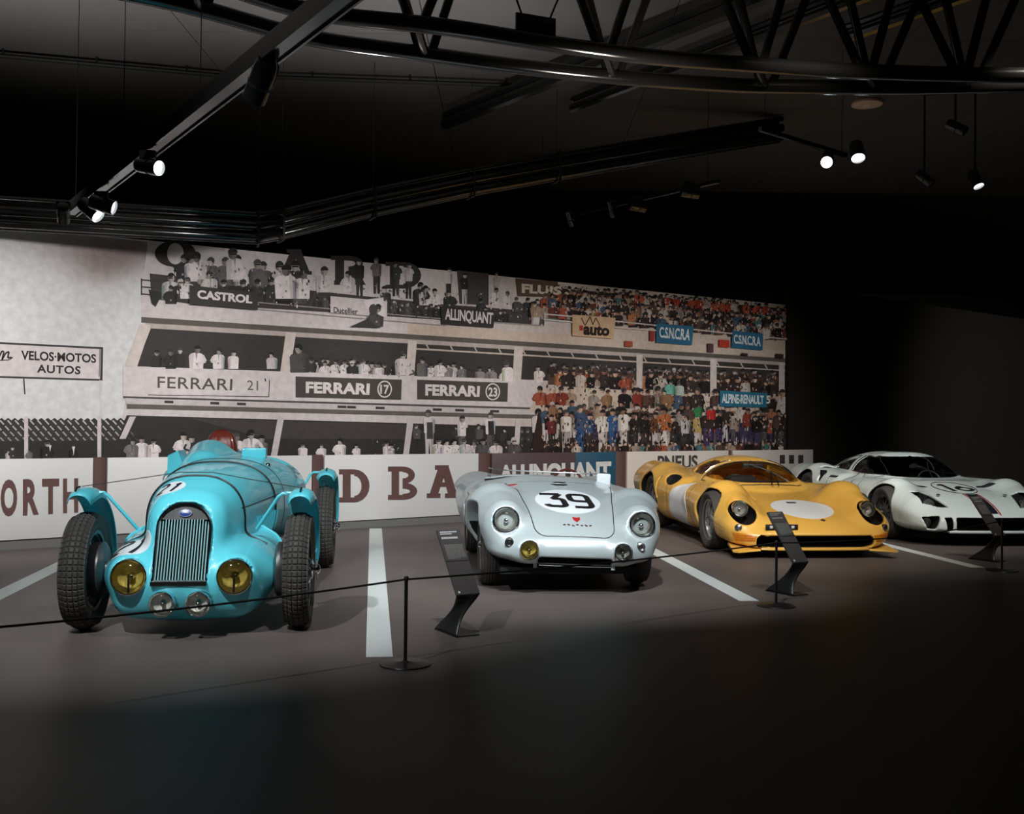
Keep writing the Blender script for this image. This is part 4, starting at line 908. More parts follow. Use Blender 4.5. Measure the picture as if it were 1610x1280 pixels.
def wheel(parent, x, y, R, W, rim, style, side, tyre_kw, mr, mhub):
    """rim is the part's own mesh; tyre, spokes and hub nut are sub-parts; side = +1 when the outer face is +x"""
    M = flip_for(side); h = W * .36
    mb = MB()
    mb.lathe([(rim - .008, -h), (rim + .012, -h - .004), (rim + .012, -h + .006), (rim - .018, -h * .7), (rim - .035, 0), (rim - .018, h * .7), (rim + .012, h - .006), (rim + .012, h + .004), (rim - .008, h)], 48, M, caps=False)
    if style == 'dish':
        mb.lathe([(rim - .03, h * .1), (rim * .78, h * .35), (rim * .6, h * .55), (rim * .36, h * .45), (rim * .2, h * .75), (0, h * .8)], 48, M)
    if style == 'star':
        mb.lathe([(rim * .34, -.01), (rim * .34, h * .75), (rim * .2, h * .9), (0, h * .9)], 32, M)
    o = mb.build('wheel', mr, parent); o.location = (x, y, R)
    ty = tyre_mesh('tyre', R, rim + .004, W, M_rubber, **tyre_kw); ty.parent = o
    if style == 'wire':
        sp = MB()
        for i in range(44):
            t = 2 * PI * i / 44; inn = i % 2; t2 = t + (.5 if i % 4 < 2 else -.5)
            a = Vector((rim * .24 * math.cos(t2), rim * .24 * math.sin(t2), h * (1.3 if inn else -.5))); b = Vector(((rim - .02) * math.cos(t), (rim - .02) * math.sin(t), h * .1 * (1 if inn else -1)))
            sp.tube([(M @ a)[:], (M @ b)[:]], .0028, 5)
        s_ = sp.build('wire_spokes', M_chrome, o); s_['kind'] = 'stuff'
        MB().lathe([(rim * .2, -h * .6), (rim * .27, -h * .5), (rim * .2, -h * .3), (rim * .2, h * 1.2), (rim * .27, h * 1.4), (rim * .2, h * 1.5), (.03, h * 1.7), (0, h * 1.7)], 28, M).build('hub', mhub, o)
    if style == 'star':
        for i in range(10):
            t = 2 * PI * i / 10; S = M @ Matrix.Rotation(t, 4, 'Z'); mb = MB()
            mb.add([(S @ Vector(p))[:] for p in ((rim * .3, -.018, h * .7), (rim * .3, .018, h * .7), (rim - .02, .012, h * .35), (rim - .02, -.012, h * .35), (rim * .3, -.018, h * .2), (rim * .3, .018, h * .2), (rim - .02, .012, -h * .1), (rim - .02, -.012, -h * .1))],
                   [(0, 1, 2, 3), (7, 6, 5, 4), (0, 4, 5, 1), (1, 5, 6, 2), (2, 6, 7, 3), (3, 7, 4, 0)])
            mb.build('spoke', mr, o, False)
        MB().lathe([(rim - .03, -h * .4), (rim - .03, -h * .42), (0, -h * .42)], 32, M).build('brake_backing', M_dark, o)
    k0 = h * .75 if style == 'wire' else 0.0
    nut = MB().lathe([(.028, h * .9 + k0), (.036, h * 1.0 + k0), (.036, h * 1.25 + k0), (.02, h * 1.5 + k0), (0, h * 1.52 + k0)], 20, M)
    for a in (0, PI) if style != 'star' else (0, 2 * PI / 3, 4 * PI / 3):
        S = M @ Matrix.Rotation(a + .5, 4, 'Z'); nut.box((.02, -.012, h * 1.1 + k0), (.075, .012, h * 1.22 + k0), S)
    nut.build('hub_nut', mhub, o)
    return o
def lamp(name, parent, c, d, r, depth=.07, lens=None, ring=None, refl=None, bulge=.25, bar=True, ringw=.12, label=None):
    """round lamp facing d: chrome ring (the part), reflector bowl, bulb shield and glass as sub-parts"""
    M = look_m(c, d); ring = ring or M_chrome; refl = refl or M_refl
    o = MB().lathe([(r * (1 - ringw), .004), (r * (1 - ringw * .5), .012), (r, .006), (r * 1.02, -.006), (r * 1.0, -depth * .5), (r * .98, -depth)], 40, M, caps=False).build(name, ring, parent)
    if label: o['label'] = label
    q = r * (1 - ringw * .9)
    MB().lathe([(q, .003), (q * .93, -.018), (q * .75, -depth * .45), (q * .5, -depth * .75), (q * .22, -depth * .92), (0, -depth * .95)], 36, M, caps=False).build('reflector', refl, o)
    MB().lathe([(q * .2, -depth * .9), (q * .2, -depth * .35), (q * .12, -depth * .25), (0, -depth * .22)], 16, M).build('bulb', M_chrome, o)
    if bar: MB().box((-q * .07, -q * .95, -.006), (q * .07, q * .2, -.001), M).build('bulb_shield', M_steel, o)
    MB().lathe([(q, .004)] + [(q * math.cos(a), .004 + r * bulge * math.sin(a)) for a in np.linspace(.25, PI / 2, 6)], 36, M, caps=False).build('lamp_glass', lens or M_lensglass, o)
    return o
M_refl = mat('lamp_reflector', (0.46, 0.45, 0.42), 0.3, metal=.5, var=.6, scale=45)
M_reflbright = mat('bright_lamp_reflector', (.72, .70, .64), .3, metal=.3, var=.4, scale=45)
M_reflam = mat('lamp_reflector_yellow', (0.62, 0.55, 0.30), 0.3, metal=.35, var=.5, scale=40)
M_alu = mat('wheel_aluminium', (0.5, 0.5, 0.5), 0.32, metal=.9, var=.08)
M_rimdark = mat('wheel_dark', (0.10, 0.10, 0.10), 0.35, metal=.7)
M_leather = mat('maroon_leather', lin(128, 46, 34), 0.35, coat=.2, var=.25, scale=9)

def cavity(f0, depth, keep=None):
    def cav(P):
        d = -F_at(f0, P) - depth
        if keep is not None: d = np.minimum(d, keep(P))
        return d
    return cav

# ================================================================== the blue open racing car
M_blueC = mat('blue_enamel', lin(96, 210, 226), 0.3, coat=0.5, var=.03, scale=3)
carA = empty('racing_car', (-2.0, 6.81, 0), R_(6.5)); tag(carA, 'turquoise blue open-wheeled vintage racing car with tall grille and cycle mudguards, number 21', 'car', 'racing cars on display')
def fA0(X, Y, Z):
    d = loft(X, Y, Z, [-.24, -.1, .2, .6, 1.0, 1.5, 2.0, 2.6, 3.1, 3.5, 3.75], [.21, .255, .315, .365, .41, .46, .51, .51, .44, .28, .08],
             [.80, .87, .955, .985, 1.0, 1.02, 1.03, 1.0, .93, .80, .62], [.30, .30, .32, .34, .34, .32, .28, .24, .25, .30, .42], 2.5, .5, .10)
    s = .42 * (Z - .33); col = rbox(X, Y - s, Z, (0, -.06, .56), (.205, .35, .255), .10); d = smin(d, col, .09)
    ap = ell(X, Y, Z, (.01, .0, .34), (.53, .44, .245)); ap = smin(ap, rbox(X, Y, Z, (.01, .02, .24), (.42, .36, .13), .12), .12); ax = np.abs(X)
    pod = caps(ax, Y, Z, (.315, -.27, .375), (.36, .45, .42), .125, .16); d = smin(d, smin(ap, pod, .06), .07)
    d = smin(d, caps(X, Y, Z, (-.2, 1.55, .93), (-.2, 1.95, .95), .14, .20), .10)                       # fairing before the driver
    d = smin(d, caps(X, Y, Z, (-.22, 2.75, .90), (-.18, 3.3, .78), .19, .1), .10)                        # headrest fairing
    return d
def fA(X, Y, Z):
    d = fA0(X, Y, Z)
    s = .42 * (Z - .33); arch = poly2(X, Z, rrect(.158, .5, .14, 8, (0, .30))); open_ = np.maximum(np.maximum(arch, .345 - Z), (Y - s) + .375)
    d = smax(d, -open_, .008)
    cock = np.maximum(rbox(X, Y, Z, (-.0, 2.26, 1.1), (.37, .33, .45), .16), -(Z - .62)); d = smax(d, -cock, .025)
    for sx in (-1, 1):
        for (cx, r, cz, yy) in ((.315, .098, .375, -.40),): d = smax(d, -np.maximum(np.hypot(X - (cx if sx > 0 else -.292), Z - cz) - r, np.abs(Y + .44) - .125), .008)
    for cx in (-.087, .117): d = smax(d, -np.maximum(np.hypot(X - cx, Z - .222) - .066, np.abs(Y + .45) - .10), .006)
    return d
body_mesh('body', fA, (-.62, -.55, .05), (.62, 3.85, 1.25), .0165, M_blueC, carA)
M_bar = mat('pale_grille_bar', (.42, .74, .76), .22, metal=.3, var=.05)
# grille: frame, badge panel and the vertical bars
def gy_(z): return -.41 + .42 * (z - .33)
gr = MB(); arch = [(-.155, .345)] + [(-.155, .66)] + [(.155 * math.cos(t), .66 + .13 * math.sin(t)) for t in np.linspace(PI, 0, 15)] + [(.155, .345)]
gr.tube([(x, gy_(z) - .012, z) for x, z in arch], .010, 8); gr.tube([(-.155, gy_(.345) - .012, .345), (.155, gy_(.345) - .012, .345)], .012, 8)
grille = gr.build('grille', M_chrome, carA); grille['label'] = 'tall arched radiator grille with chrome frame'
M_hdr = mat('grille_header_black', (.008, .008, .009), .45, spec=.25)
pan = [(-.15, .70)] + [(.15 * math.cos(t), .66 + .125 * math.sin(t)) for t in np.linspace(PI * .9, PI * .1, 13)] + [(.15, .70)]
MB().add([(x, gy_(z) - .004, z) for x, z in pan] + [(x, gy_(z) + .02, z) for x, z in pan], [tuple(range(len(pan)))[::-1], tuple(range(len(pan), 2 * len(pan)))] + [(i, (i + 1) % len(pan), len(pan) + (i + 1) % len(pan), len(pan) + i) for i in range(len(pan))]).build('badge_panel', M_hdr, grille, False)
M_badge = mat('blue_badge', lin(30, 60, 140), .25, coat=.5)
Mb = look_m((0.0, gy_(.745) - .012, .738), (0, -1, .35)); bdg = MB().lathe([(.036, 0), (.036, .003), (0, .006)], 32, Mb @ Matrix.Diagonal((1, .62, 1, 1))).build('badge', M_badge, grille)
mb = MB().lathe([(.036, .002), (.040, .006), (.036, .006)], 32, Mb @ Matrix.Diagonal((1, .62, 1, 1)), True); mb.build('badge_rim', M_chrome, grille)
mb = MB().add([(Mb @ Vector((x, z, .0075)))[:] for x, z in ((-.022, -.003), (.022, -.003), (.022, .003), (-.022, .003))], [(0, 1, 2, 3)]); mb.build('badge_mark', M_chrome, grille, False)
MB().box((-.162, gy_(.33) - .04, .325), (.162, gy_(.33) + .02, .352), None, .004).build('grille_sill', M_gloss, grille)
MB().add([(x, gy_(z) + .03, z) for x, z in ((-.155, .35), (.155, .35), (.155, .72), (-.155, .72))], [(0, 1, 2, 3)]).build('radiator_core', M_dark, grille, False)
for i in range(18):
    x = -.142 + .284 * i / 17; zt = .70 if abs(x) < .12 else .69
    MB().tube([(x, gy_(.352) - .005, .352), (x, gy_(zt) - .005, zt)], .0036, 6).build('grille_bar', M_bar, grille)
# lamps
for sx, lb in ((-1, 'large yellow headlamp on the left of the picture'), (1, 'large yellow headlamp on the right of the picture')):
    lamp('headlamp', carA, ((.315 if sx > 0 else -.292), -.405, .372), (sx * .05, -1, .05), .107, .088, M_amber, None, M_reflam, .3)
for x in (-.087, .117):
    o = lamp('fog_lamp', carA, (x, -.475, .222), (0, -1, .02), .074, .06, M_lensglass, None, M_reflbright, .3, False)
    MB().tube([(x, -.42, .222), (x, -.34, .24)], .03, 10).build('lamp_stalk', M_blueC, o)
# wheels
kwA = dict(blocks=60, ribs=(4, 9, 15, 20)); wl = wheel(carA, -.64, 0, .362, .160, .235, 'wire', -1, kwA, M_rimdark, M_chrome)
def dup_part(o, loc, rz=0.0): c = copy_tree(o, o.parent); c.location = loc; c.rotation_euler[2] = rz; return c
wr = wheel(carA, .665, 0, .362, .160, .235, 'wire', 1, kwA, M_rimdark, M_chrome)
dup_part(wl, (-.66, 2.84, .362)); dup_part(wr, (.665, 2.84, .362))
for x in (-1, 1):
    for yy in (0, 2.84):
        MB().lathe([(.17, -.03), (.175, -.02), (.175, .03), (.15, .045), (.06, .05), (.04, .1)], 32, Matrix.Translation((x * .565, yy, .362)) @ flip_for(-x)).build('brake_drum', M_rimdark, carA)
MB().tube([(-.6, .02, .36), (-.4, 0, .27), (.4, 0, .27), (.6, .02, .36)], .024, 10).build('front_axle', M_black, carA)
MB().tube([(-.6, 2.84, .362), (.6, 2.84, .362)], .03, 10).build('rear_axle', M_black, carA)
for x in (-.42, .42): MB().tube([(x, .35, .36), (x, .8, .38), (x, 1.5, .34), (x, 2.5, .33)], .03, 8).build('chassis_rail', M_black, carA)
MB().tube([(.40, .5, .43), (.48, .75, .42), (.5, 1.2, .40), (.5, 1.9, .36)], .032, 10).build('exhaust_pipe', M_rimdark, carA)
# cycle mudguards
def mudguard(cx, cy, a0, a1, sgn, top=.475):
    V = []; na, nw = 26, 9
    for i in range(na + 1):
        t = R_(a0 + (a1 - a0) * i / na); e = min(1, i / 2.5, (na - i) / 2.5)
        for j in range(nw):
            s = -1 + 2 * j / (nw - 1); wv = .088 * (.80 + .20 * e); r = top + .03 * (1 - s * s) - (.035 * (s * s) ** 3)
            V.append((cx + s * wv, cy - r * math.cos(t), .37 + r * math.sin(t)))
    Fq = [(i * nw + j, i * nw + j + 1, (i + 1) * nw + j + 1, (i + 1) * nw + j) for i in range(na) for j in range(nw - 1)]
    o = mesh('mudguard', V, Fq, M_blueC, carA); sm = o.modifiers.new('s', 'SOLIDIFY'); sm.thickness = .006; sm.offset = 0; return o
for cy, a0, a1 in ((0, 68, 186), (2.84, 66, 186)):
    for sx in (-1, 1):
        o = mudguard(.675 if sx > 0 else -.648, cy, a0, a1, sx)
        mb = MB(); z0 = .85
        for dy in (.04,):
            e = (sx * .375, cy + .12 + dy * 1.6, .60) if cy == 0 else (sx * .46, cy - .1, .7)
            mb.tube([(sx * .66, cy + dy, z0 - .005), (sx * .55, cy + dy, z0 - .01), (sx * .525, cy + dy, z0 - .03), e], .0115, 8)
        mb.build('mudguard_strut', M_blueC, o)
        MB().tube([(sx * .675, cy - .14, z0 + .012), (sx * .675, cy - .10, z0 + .030), (sx * .675, cy - .04, z0 + .032)], .006, 6).build('bracket', M_black, o)
# bonnet straps, seams, roundels
def girth(f, y, a0, a1, n=48, off=.006, zc=.6, dy=0.0):
    A = np.radians(np.linspace(a0, a1, n)); P0 = np.stack([np.cos(A) * .95, np.full(n, y) + dy * np.abs(np.cos(A)), zc + np.sin(A) * .95], 1); D = np.stack([-np.cos(A), 0 * A, -np.sin(A)], 1)
    return lift(f, hit(f, P0, D, 1.0)[0], off)
MB().tube(girth(fA, .13, -12, 192, off=.004), .0085, 6).build('bonnet_strap', M_ink, carA)
MB().tube(girth(fA, .98, -20, 200, off=.004), .0085, 6).build('bonnet_strap', M_ink, carA)
MB().tube(girth(fA, 1.32, -10, 190, off=0), .004, 5).build('scuttle_seam', M_ink, carA)
for sx in (-1, 1):
    MB().tube(line_on(fA, [(y, .74 + .02 * y) for y in np.linspace(.1, 1.32, 12)], (sx * 1.0, 0, 0), (0, 1, 0), (0, 0, 1), (-sx, 0, 0)), .0035, 5).build('bonnet_seam', M_ink, carA)
    for k in range(9):
        y = .42 + k * .075; p = line_on(fA, [(y, .44), (y + .02, .66)], (sx * 1.0, 0, 0), (0, 1, 0), (0, 0, 1), (-sx, 0, 0), 8, .004)
        MB().tube(p, .008, 6).build('louvre', M_blueC, carA)
def roundel(f, parent, c, d, r, txt, h, m=None, rx=None, rot=0.0, wid=.16, gap=.75, ring=None, name='number_roundel', dwid=1.0, slant=0.0, lay=.0025):
    d = np.array(d, float); d /= np.linalg.norm(d); M = look_m((0, 0, 0), -d); eu = np.array(M.col[0][:3]); ev = np.array(M.col[1][:3]); o = np.array(c, float) - d * .5
    eu, ev = eu * math.cos(rot) + ev * math.sin(rot), ev * math.cos(rot) - eu * math.sin(rot)
    pt_ = patch(name, f, circ(r, 48, rx), o, eu, ev, d, m or M_white, parent, lay, 12, .006)
    if txt: stroke_on('painted_number', f, digits(txt, h, gap, slant, dwid), h * wid, o, eu, ev, d, M_ink, pt_, lay + .003)
    return o, eu, ev, d
roundel(fA, carA, (-.135, -.02, .86), (.32, .62, -.70), .105, '21', .12, rx=.09, rot=.12)
roundel(fA, carA, (-.345, -.17, .53), (.22, .72, -.66), .175, '21', .18, rx=.115, rot=-.10)
# cockpit: seat, steering wheel, mirror, screens
def seat(name, c, w_, h_, t_, m, parent, pleats=9):
    V = []; nu, nv = 54, 14
    for k in range(nv + 1):
        v = k / nv
        for i in range(nu):
            a = 2 * PI * i / nu; sx = abs(math.cos(a)) ** .6 * (1 if math.cos(a) > 0 else -1); sy = abs(math.sin(a)) ** .6 * (1 if math.sin(a) > 0 else -1)
            sc_ = math.sqrt(max(0.0, 1 - max(0, (v - .55) / .45) ** 2.2)); sc_ = max(sc_, .02)
            pl = .022 * abs(math.sin(PI * pleats * (sx + 1) / 2)) ** .6
            V.append((c[0] + sx * w_ / 2 * (.25 + .75 * sc_), c[1] + sy * (t_ / 2 * sc_ + pl * sc_), c[2] + v * h_))
    Fq = [(k * nu + i, k * nu + (i + 1) % nu, (k + 1) * nu + (i + 1) % nu, (k + 1) * nu + i) for k in range(nv) for i in range(nu)] + [tuple(range(nv * nu, nv * nu + nu))]
    return mesh(name, V, Fq, m, parent)
seat('seat_back', (-.205, 2.52, .72), .27, .50, .16, M_leather, carA)['label'] = 'pleated maroon leather seat back'
mb = MB(); mb.tube([(-.2 + .175 * math.cos(t), 2.08 + .04 * math.sin(t), .90 + .17 * math.sin(t)) for t in np.linspace(0, 2 * PI, 33)], .011, 8, False); mb.build('steering_wheel', M_ink, carA)
mir = MB().box((.065, 1.74, .995), (.255, 1.83, 1.085), None, .012).build('mirror_housing', M_blueC, carA)
MB().tube([(.16, 1.79, .93), (.16, 1.79, 1.0)], .012, 8).build('stalk', M_blueC, mir)
for x in (.08, .24):
    for z in (1.01, 1.07): MB().lathe([(.005, 0), (.004, .003), (0, .004)], 8, look_m((x, 1.739, z), (0, -1, 0))).build('screw', M_steel, mir)
wd_ = [(-.50, 1.72, .86), (-.37, 1.70, .93), (-.37, 2.05, .93), (-.52, 2.1, .86)]
V = [(x, y, z) for x, y, z in wd_] + [(-.50, 1.74, 1.02), (-.42, 1.72, 1.06), (-.42, 2.0, 1.06), (-.51, 2.08, 1.0)]
MB().add(V, [(0, 1, 2, 3), (7, 6, 5, 4), (0, 4, 5, 1), (1, 5, 6, 2), (2, 6, 7, 3), (3, 7, 4, 0)]).build('cockpit_side_deflector', M_blueC, carA, False)
MB().tube([(-.66, -.06, .885), (-.35, .02, .93), (-.1, .12, .968), (.1, .12, .968), (.35, .02, .93), (.66, -.06, .885)], .0028, 5).build('tie_wire', M_ink, carA)
for sx in (-1, 1): MB().lathe([(.022, 0), (.018, .02), (0, .026)], 14, look_m((sx * .30, 1.45, .955), (sx * .5, 0, 1))).build('filler_cap', M_chrome, carA)

# ================================================================== the silver spyder
M_silver = mat('silver_paint', lin(192, 203, 205), 0.33, metal=.25, coat=.5, var=.02, scale=3)
carB = empty('racing_car', (.425, 8.84, 0), R_(5.4)); tag(carB, 'low silver open two-seat vintage racing car with round fog lamps, number 39', 'car', 'racing cars on display')
leanB = empty('coachwork', (0, 0, 0)); leanB.parent = carB
def fB0(X, Y, Z):
    ax = np.abs(X)
    d = loft(X, Y, Z, [-.66, -.6, -.48, -.3, 0, .4, .8, 1.2, 1.8, 2.3, 2.6, 2.82], [.38, .52, .635, .675, .695, .715, .735, .75, .755, .71, .59, .36],
             [.385, .445, .525, .605, .685, .775, .835, .83, .80, .77, .68, .54], [.255, .235, .215, .19, .165, .15, .15, .15, .16, .2, .26, .34], 2.9, .42, .05)
    fen = caps(ax, Y, Z, (.53, -.36, .54), (.565, .10, .545), .155, .235); fen = smin(fen, caps(ax, Y, Z, (.565, .10, .545), (.60, .85, .58), .235, .15), .06)
    d = smin(d, fen, .11)
    rear = smin(caps(ax, Y, Z, (.60, 1.5, .55), (.60, 2.1, .545), .15, .235), caps(ax, Y, Z, (.60, 2.1, .545), (.56, 2.62, .55), .235, .13), .05); d = smin(d, rear, .10)
    d = smin(d, caps(ax, Y, Z, (.358, -.58, .338), (.358, -.30, .345), .088, .12), .07)                 # housings of the fog lamps
    return d
def fB(X, Y, Z):
    ax = np.abs(X); d = fB0(X, Y, Z)
    d = smax(d, -np.maximum(rbox(X, Y, Z, (0, 1.32, .95), (.56, .42, .42), .14), .5 - Z), .03)
    for y, r in ((0, .335), (2.1, .335)): d = smax(d, -np.maximum(np.hypot(Y - y, Z - .31) - r, .46 - ax), .022)
    d = smax(d, -rbox(X, Y, Z, (0, -.66, .262), (.285, .12, .026), .024), .012)
    d = smax(d, -np.maximum(np.hypot(ax - .358, Z - .340) - .064, np.abs(Y + .66) - .09), .006)
    d = smax(d, -np.maximum(np.hypot(ax - .53, Z - .542) - .098, np.abs(Y + .55) - .09), .008)
    return d
body_mesh('body', fB, (-.90, -.80, .10), (.90, 2.95, .95), .015, lined(mat('silver_coachwork', lin(192, 203, 205), 0.33, metal=.25, coat=.5, var=.02, scale=3)), leanB, cavity(fB0, .014, lambda P: np.maximum(.46 - P[:, 2], np.minimum(P[:, 1] - .9, 1.8 - P[:, 1]))), True)
FRT = dict(o=(0, -1.2, 0), eu=(1, 0, 0), ev=(0, 0, 1), d=(0, 1, 0)); TOP = dict(o=(0, 0, 1.4), eu=(1, 0, 0), ev=(0, 1, 0), d=(0, 0, -1))
hood = [(-.22, -.60), (.22, -.60)] + arcp(.22, -.51, .09, -90, -10, 5) + [(.37, -.05), (.46, .52), (-.46, .52), (-.37, -.05)] + arcp(-.22, -.51, .09, 190, 270, 5)
patch('bonnet', fB0, dens(hood, 5), m=M_silver, parent=leanB, off=.0025, rings=24, skirt=.004, **TOP)
MB().tube(line_on(fB0, hood, n=120, off=.0005, closed=True, **TOP), .0042, 6).build('bonnet_gap', M_ink, leanB)
roundel(fB0, leanB, (.01, -.04, .675), (0, .45, -.89), .265, '39', .34, rx=.29, wid=.15, gap=.62, slant=-.06, dwid=.9, lay=.005)
# emblem and script below the number: an anonymous red shield with a row of gilt marks
M_red = mat('enamel_red', lin(170, 40, 40), .3, coat=.5); M_gilt = mat('gilt', lin(120, 95, 70), .3, metal=.6)
o_, u_, v_, d_ = np.array((.02, -.75, .7)), (1, 0, 0), (0, .55, .83), (0, .83, -.55)
c0 = np.array((.03, -.42, .56)) - np.array(d_) * .4
patch('emblem', fB0, [(-.03, .03), (0, .022), (.03, .03), (.026, -.005), (0, -.035), (-.026, -.005)], c0, u_, v_, d_, M_red, leanB, .007, 4)
sc_ = [[(-.115 + i * .034, -.075 + .008 * (i % 2)), (-.115 + i * .034 + .02, -.075 - .006 * (i % 3) + .006)] for i in range(7)]
stroke_on('script_badge', fB0, sc_, .010, c0, u_, v_, d_, M_gilt, leanB, .008)['kind'] = 'stuff'
patch('red_marking', fB0, [(-.05, -.012), (.05, -.012), (.05, .012), (-.05, .012)], (-.40, .42, 1.3), (.8, .6, 0), (-.6, .8, 0), (0, 0, -1), M_red, leanB, .006, 3)
MB().lathe([(.07, 0), (.075, .008), (.05, .018), (.02, .022), (0, .022)], 28, Matrix.Translation((.0, .42, .785)) @ Matrix.Rotation(-.12, 4, 'X') @ Matrix.Diagonal((1, .7, 1, 1))).build('fuel_cap', M_chrome, leanB)
for sx, t in ((-1, 'left'), (1, 'right')):
    lamp('headlamp', leanB, (sx * .53, -.515, .545), (sx * .08, -1, .12), .104, .09, M_lensglass, None, None, .35, False, .16)
    lamp('fog_lamp', leanB, (sx * .358, -.678, .340), (0, -1, .0), .074, .06, M_amber if sx < 0 else M_lensglass, None, M_reflam if sx < 0 else M_refl, .25, False)
    M = look_m((sx * .505, front_y(fB0, sx * .505, .385) - .006, .385), (sx * .1, -1, -.1)); MB().lathe([(.034, -.04), (.034, .012), (.026, .018), (.016, .012), (0, .016)], 20, M).build('side_lamp', M_ink if sx < 0 else M_steel, leanB)
    MB().box((sx * .30 - .014, -.60, .20), (sx * .30 + .014, -.58, .235)).build('tow_bracket', M_silver, leanB, False)
MB().box((-.275, -.60, .238), (.275, -.57, .286)).build('intake_void', M_dark, leanB, False)
MB().tube([(x, -.665 + .12 * x * x, .226 + .03 * x * x) for x in np.linspace(-.28, .28, 13)], .005, 8).build('lower_lip', M_rimdark, leanB)
# low wrap round screen, mirror, steering wheel, seats
sp_ = [(-.56, 1.25), (-.54, 1.0), (-.44, .88), (-.25, .83), (0, .81), (.25, .83), (.44, .88), (.54, 1.0), (.56, 1.25)]
q = np.array(sp_); s_ = np.linspace(0, 8, 49); q = np.stack([np.interp(s_, range(9), q[:, 0]), np.interp(s_, range(9), q[:, 1])], 1)
V = []
for x, y in q: V += [(x, y, .79), (x * .97, y + .05, .868)]
MB().add(V, [(2 * i, 2 * i + 2, 2 * i + 3, 2 * i + 1) for i in range(len(q) - 1)]).build('windscreen', M_glass, leanB)
MB().tube([(x * .97, y + .05, .868) for x, y in q], .006, 6).build('windscreen_edge', M_alu, leanB)
sw = MB().tube([(.18 + .145 * math.cos(t), 1.12 + .06 * math.sin(t), .74 + .145 * math.sin(t)) for t in np.linspace(0, 2 * PI, 33)], .012, 8, False).build('steering_wheel', mat('steering_rim_wood', lin(92, 40, 36), .35, coat=.4), leanB)
for a in (-.4, PI + .4, PI / 2): MB().tube([(.18, 1.14, .74), (.18 + .14 * math.cos(a), 1.12 + .06 * math.sin(a), .74 + .14 * math.sin(a))], .006, 6).build('steering_spoke', M_steel, sw)
mir = MB().box((-.062, -.03, -.05), (.062, .035, .055), None, .012); o = mir.build('mirror', M_white, leanB); o.location = (.44, .74, .825); o.rotation_euler = (0, 0, -.15); o['label'] = 'white boxed mirror on the wing'
MB().tube([(0, 0, -.03), (0, .0, -.09)], .01, 8).build('stalk', M_silver, o)
for x in (-.26, .26): seat('seat_back', (x, 1.62, .35), .38, .38, .14, mat('dark_red_cloth', lin(70, 34, 34), .8), leanB, 6)
MB().box((-.5, .93, .66), (.5, .97, .735), None, .02).build('dashboard', M_black, leanB)
# side louvres
for k in range(7):
    y = .62 + k * .07
    for sx in (-1, 1): MB().tube(line_on(fB0, [(y, .40), (y + .01, .56)], (sx * 1.2, 0, 0), (0, 1, 0), (0, 0, 1), (-sx, 0, 0), 8, .002), .008, 6).build('side_louvre', M_silver, leanB)
for sx in (-1, 1): MB().tube(line_on(fB0, [(.55, .22), (.53, .45), (.58, .66), (1.2, .66), (1.25, .22)], (sx * 1.2, 0, 0), (0, 1, 0), (0, 0, 1), (-sx, 0, 0), 40), .004, 5).build('door_gap', M_ink, leanB)
leanB.rotation_euler = (0, R_(1.9), 0)
kwB = dict(ribs=(3, 8, 12, 16, 21)); a = wheel(carB, -.605, 0, .315, .15, .21, 'dish', -1, kwB, M_alu, M_chrome); b = wheel(carB, .605, 0, .315, .15, .21, 'dish', 1, kwB, M_alu, M_chrome)
dup_part(a, (-.605, 2.1, .315)); dup_part(b, (.645, 2.1, .315))
MB().tube([(-.6, 0, .30), (.6, 0, .30)], .03, 8).build('front_axle', M_black, carB)
MB().box((-.55, -.5, .15), (.55, 2.4, .20)).build('undertray', M_black, carB, False)

# ================================================================== the yellow coupe
M_yel = mat('yellow_paint', lin(232, 182, 84), 0.28, coat=.6, var=.03, scale=3)
carC = empty('racing_car', (2.925, 11.52, 0), R_(6.5)); tag(carC, 'yellow low vintage racing coupe with wraparound screen and blank white roundel on the nose', 'car', 'racing cars on display')
def fC0(X, Y, Z):
    ax = np.abs(X)
    d = loft(X, Y, Z, [-.86, -.78, -.6, -.3, 0, .4, .8, 1.3, 1.8, 2.3, 2.8, 3.25], [.56, .71, .82, .86, .86, .85, .84, .84, .87, .90, .89, .86],
             [.235, .30, .385, .455, .51, .575, .63, .66, .70, .735, .74, .72], [.085, .08, .085, .09, .09, .08, .08, .08, .08, .10, .16, .26], 3.4, .5, .04)
    fen = smin(caps(ax, Y, Z, (.645, -.52, .34), (.645, .05, .46), .17, .245), caps(ax, Y, Z, (.645, .05, .46), (.64, .9, .48), .245, .15), .08); d = smin(d, fen, .13)
    rear = smin(caps(ax, Y, Z, (.64, 1.55, .52), (.65, 2.35, .555), .15, .262), caps(ax, Y, Z, (.65, 2.35, .555), (.65, 3.05, .575), .262, .25), .06); d = smin(d, rear, .12)
    d = smax(d, Y - 3.25, .04)
    return d
def gC(X, Y, Z):
    d = loft(X, Y, Z, [.40, .6, .85, 1.1, 1.35, 1.65, 2.0, 2.5, 3.0], [.30, .53, .60, .61, .60, .57, .50, .42, .36], [.60, .68, .79, .875, .93, .945, .915, .84, .76], [.3] * 9, 2.3, .35, .05)
    return d
def cC(X, Y, Z):
    return loft(X, Y, Z, [.50, .7, .9, 1.1, 1.35, 1.65, 1.95], [.40, .52, .57, .58, .57, .54, .46], [.60, .69, .765, .845, .90, .915, .87], [.34] * 7, 2.3, .3, .04)
def bC(X, Y, Z): return smin(fC0(X, Y, Z), gC(X, Y, Z), .05)
screenC = [(-.545, .66), (-.53, .70), (-.42, .80), (-.27, .895), (-.12, .925), (.12, .925), (.27, .895), (.42, .80), (.53, .70), (.545, .66), (.30, .642), (0, .636), (-.30, .642)]
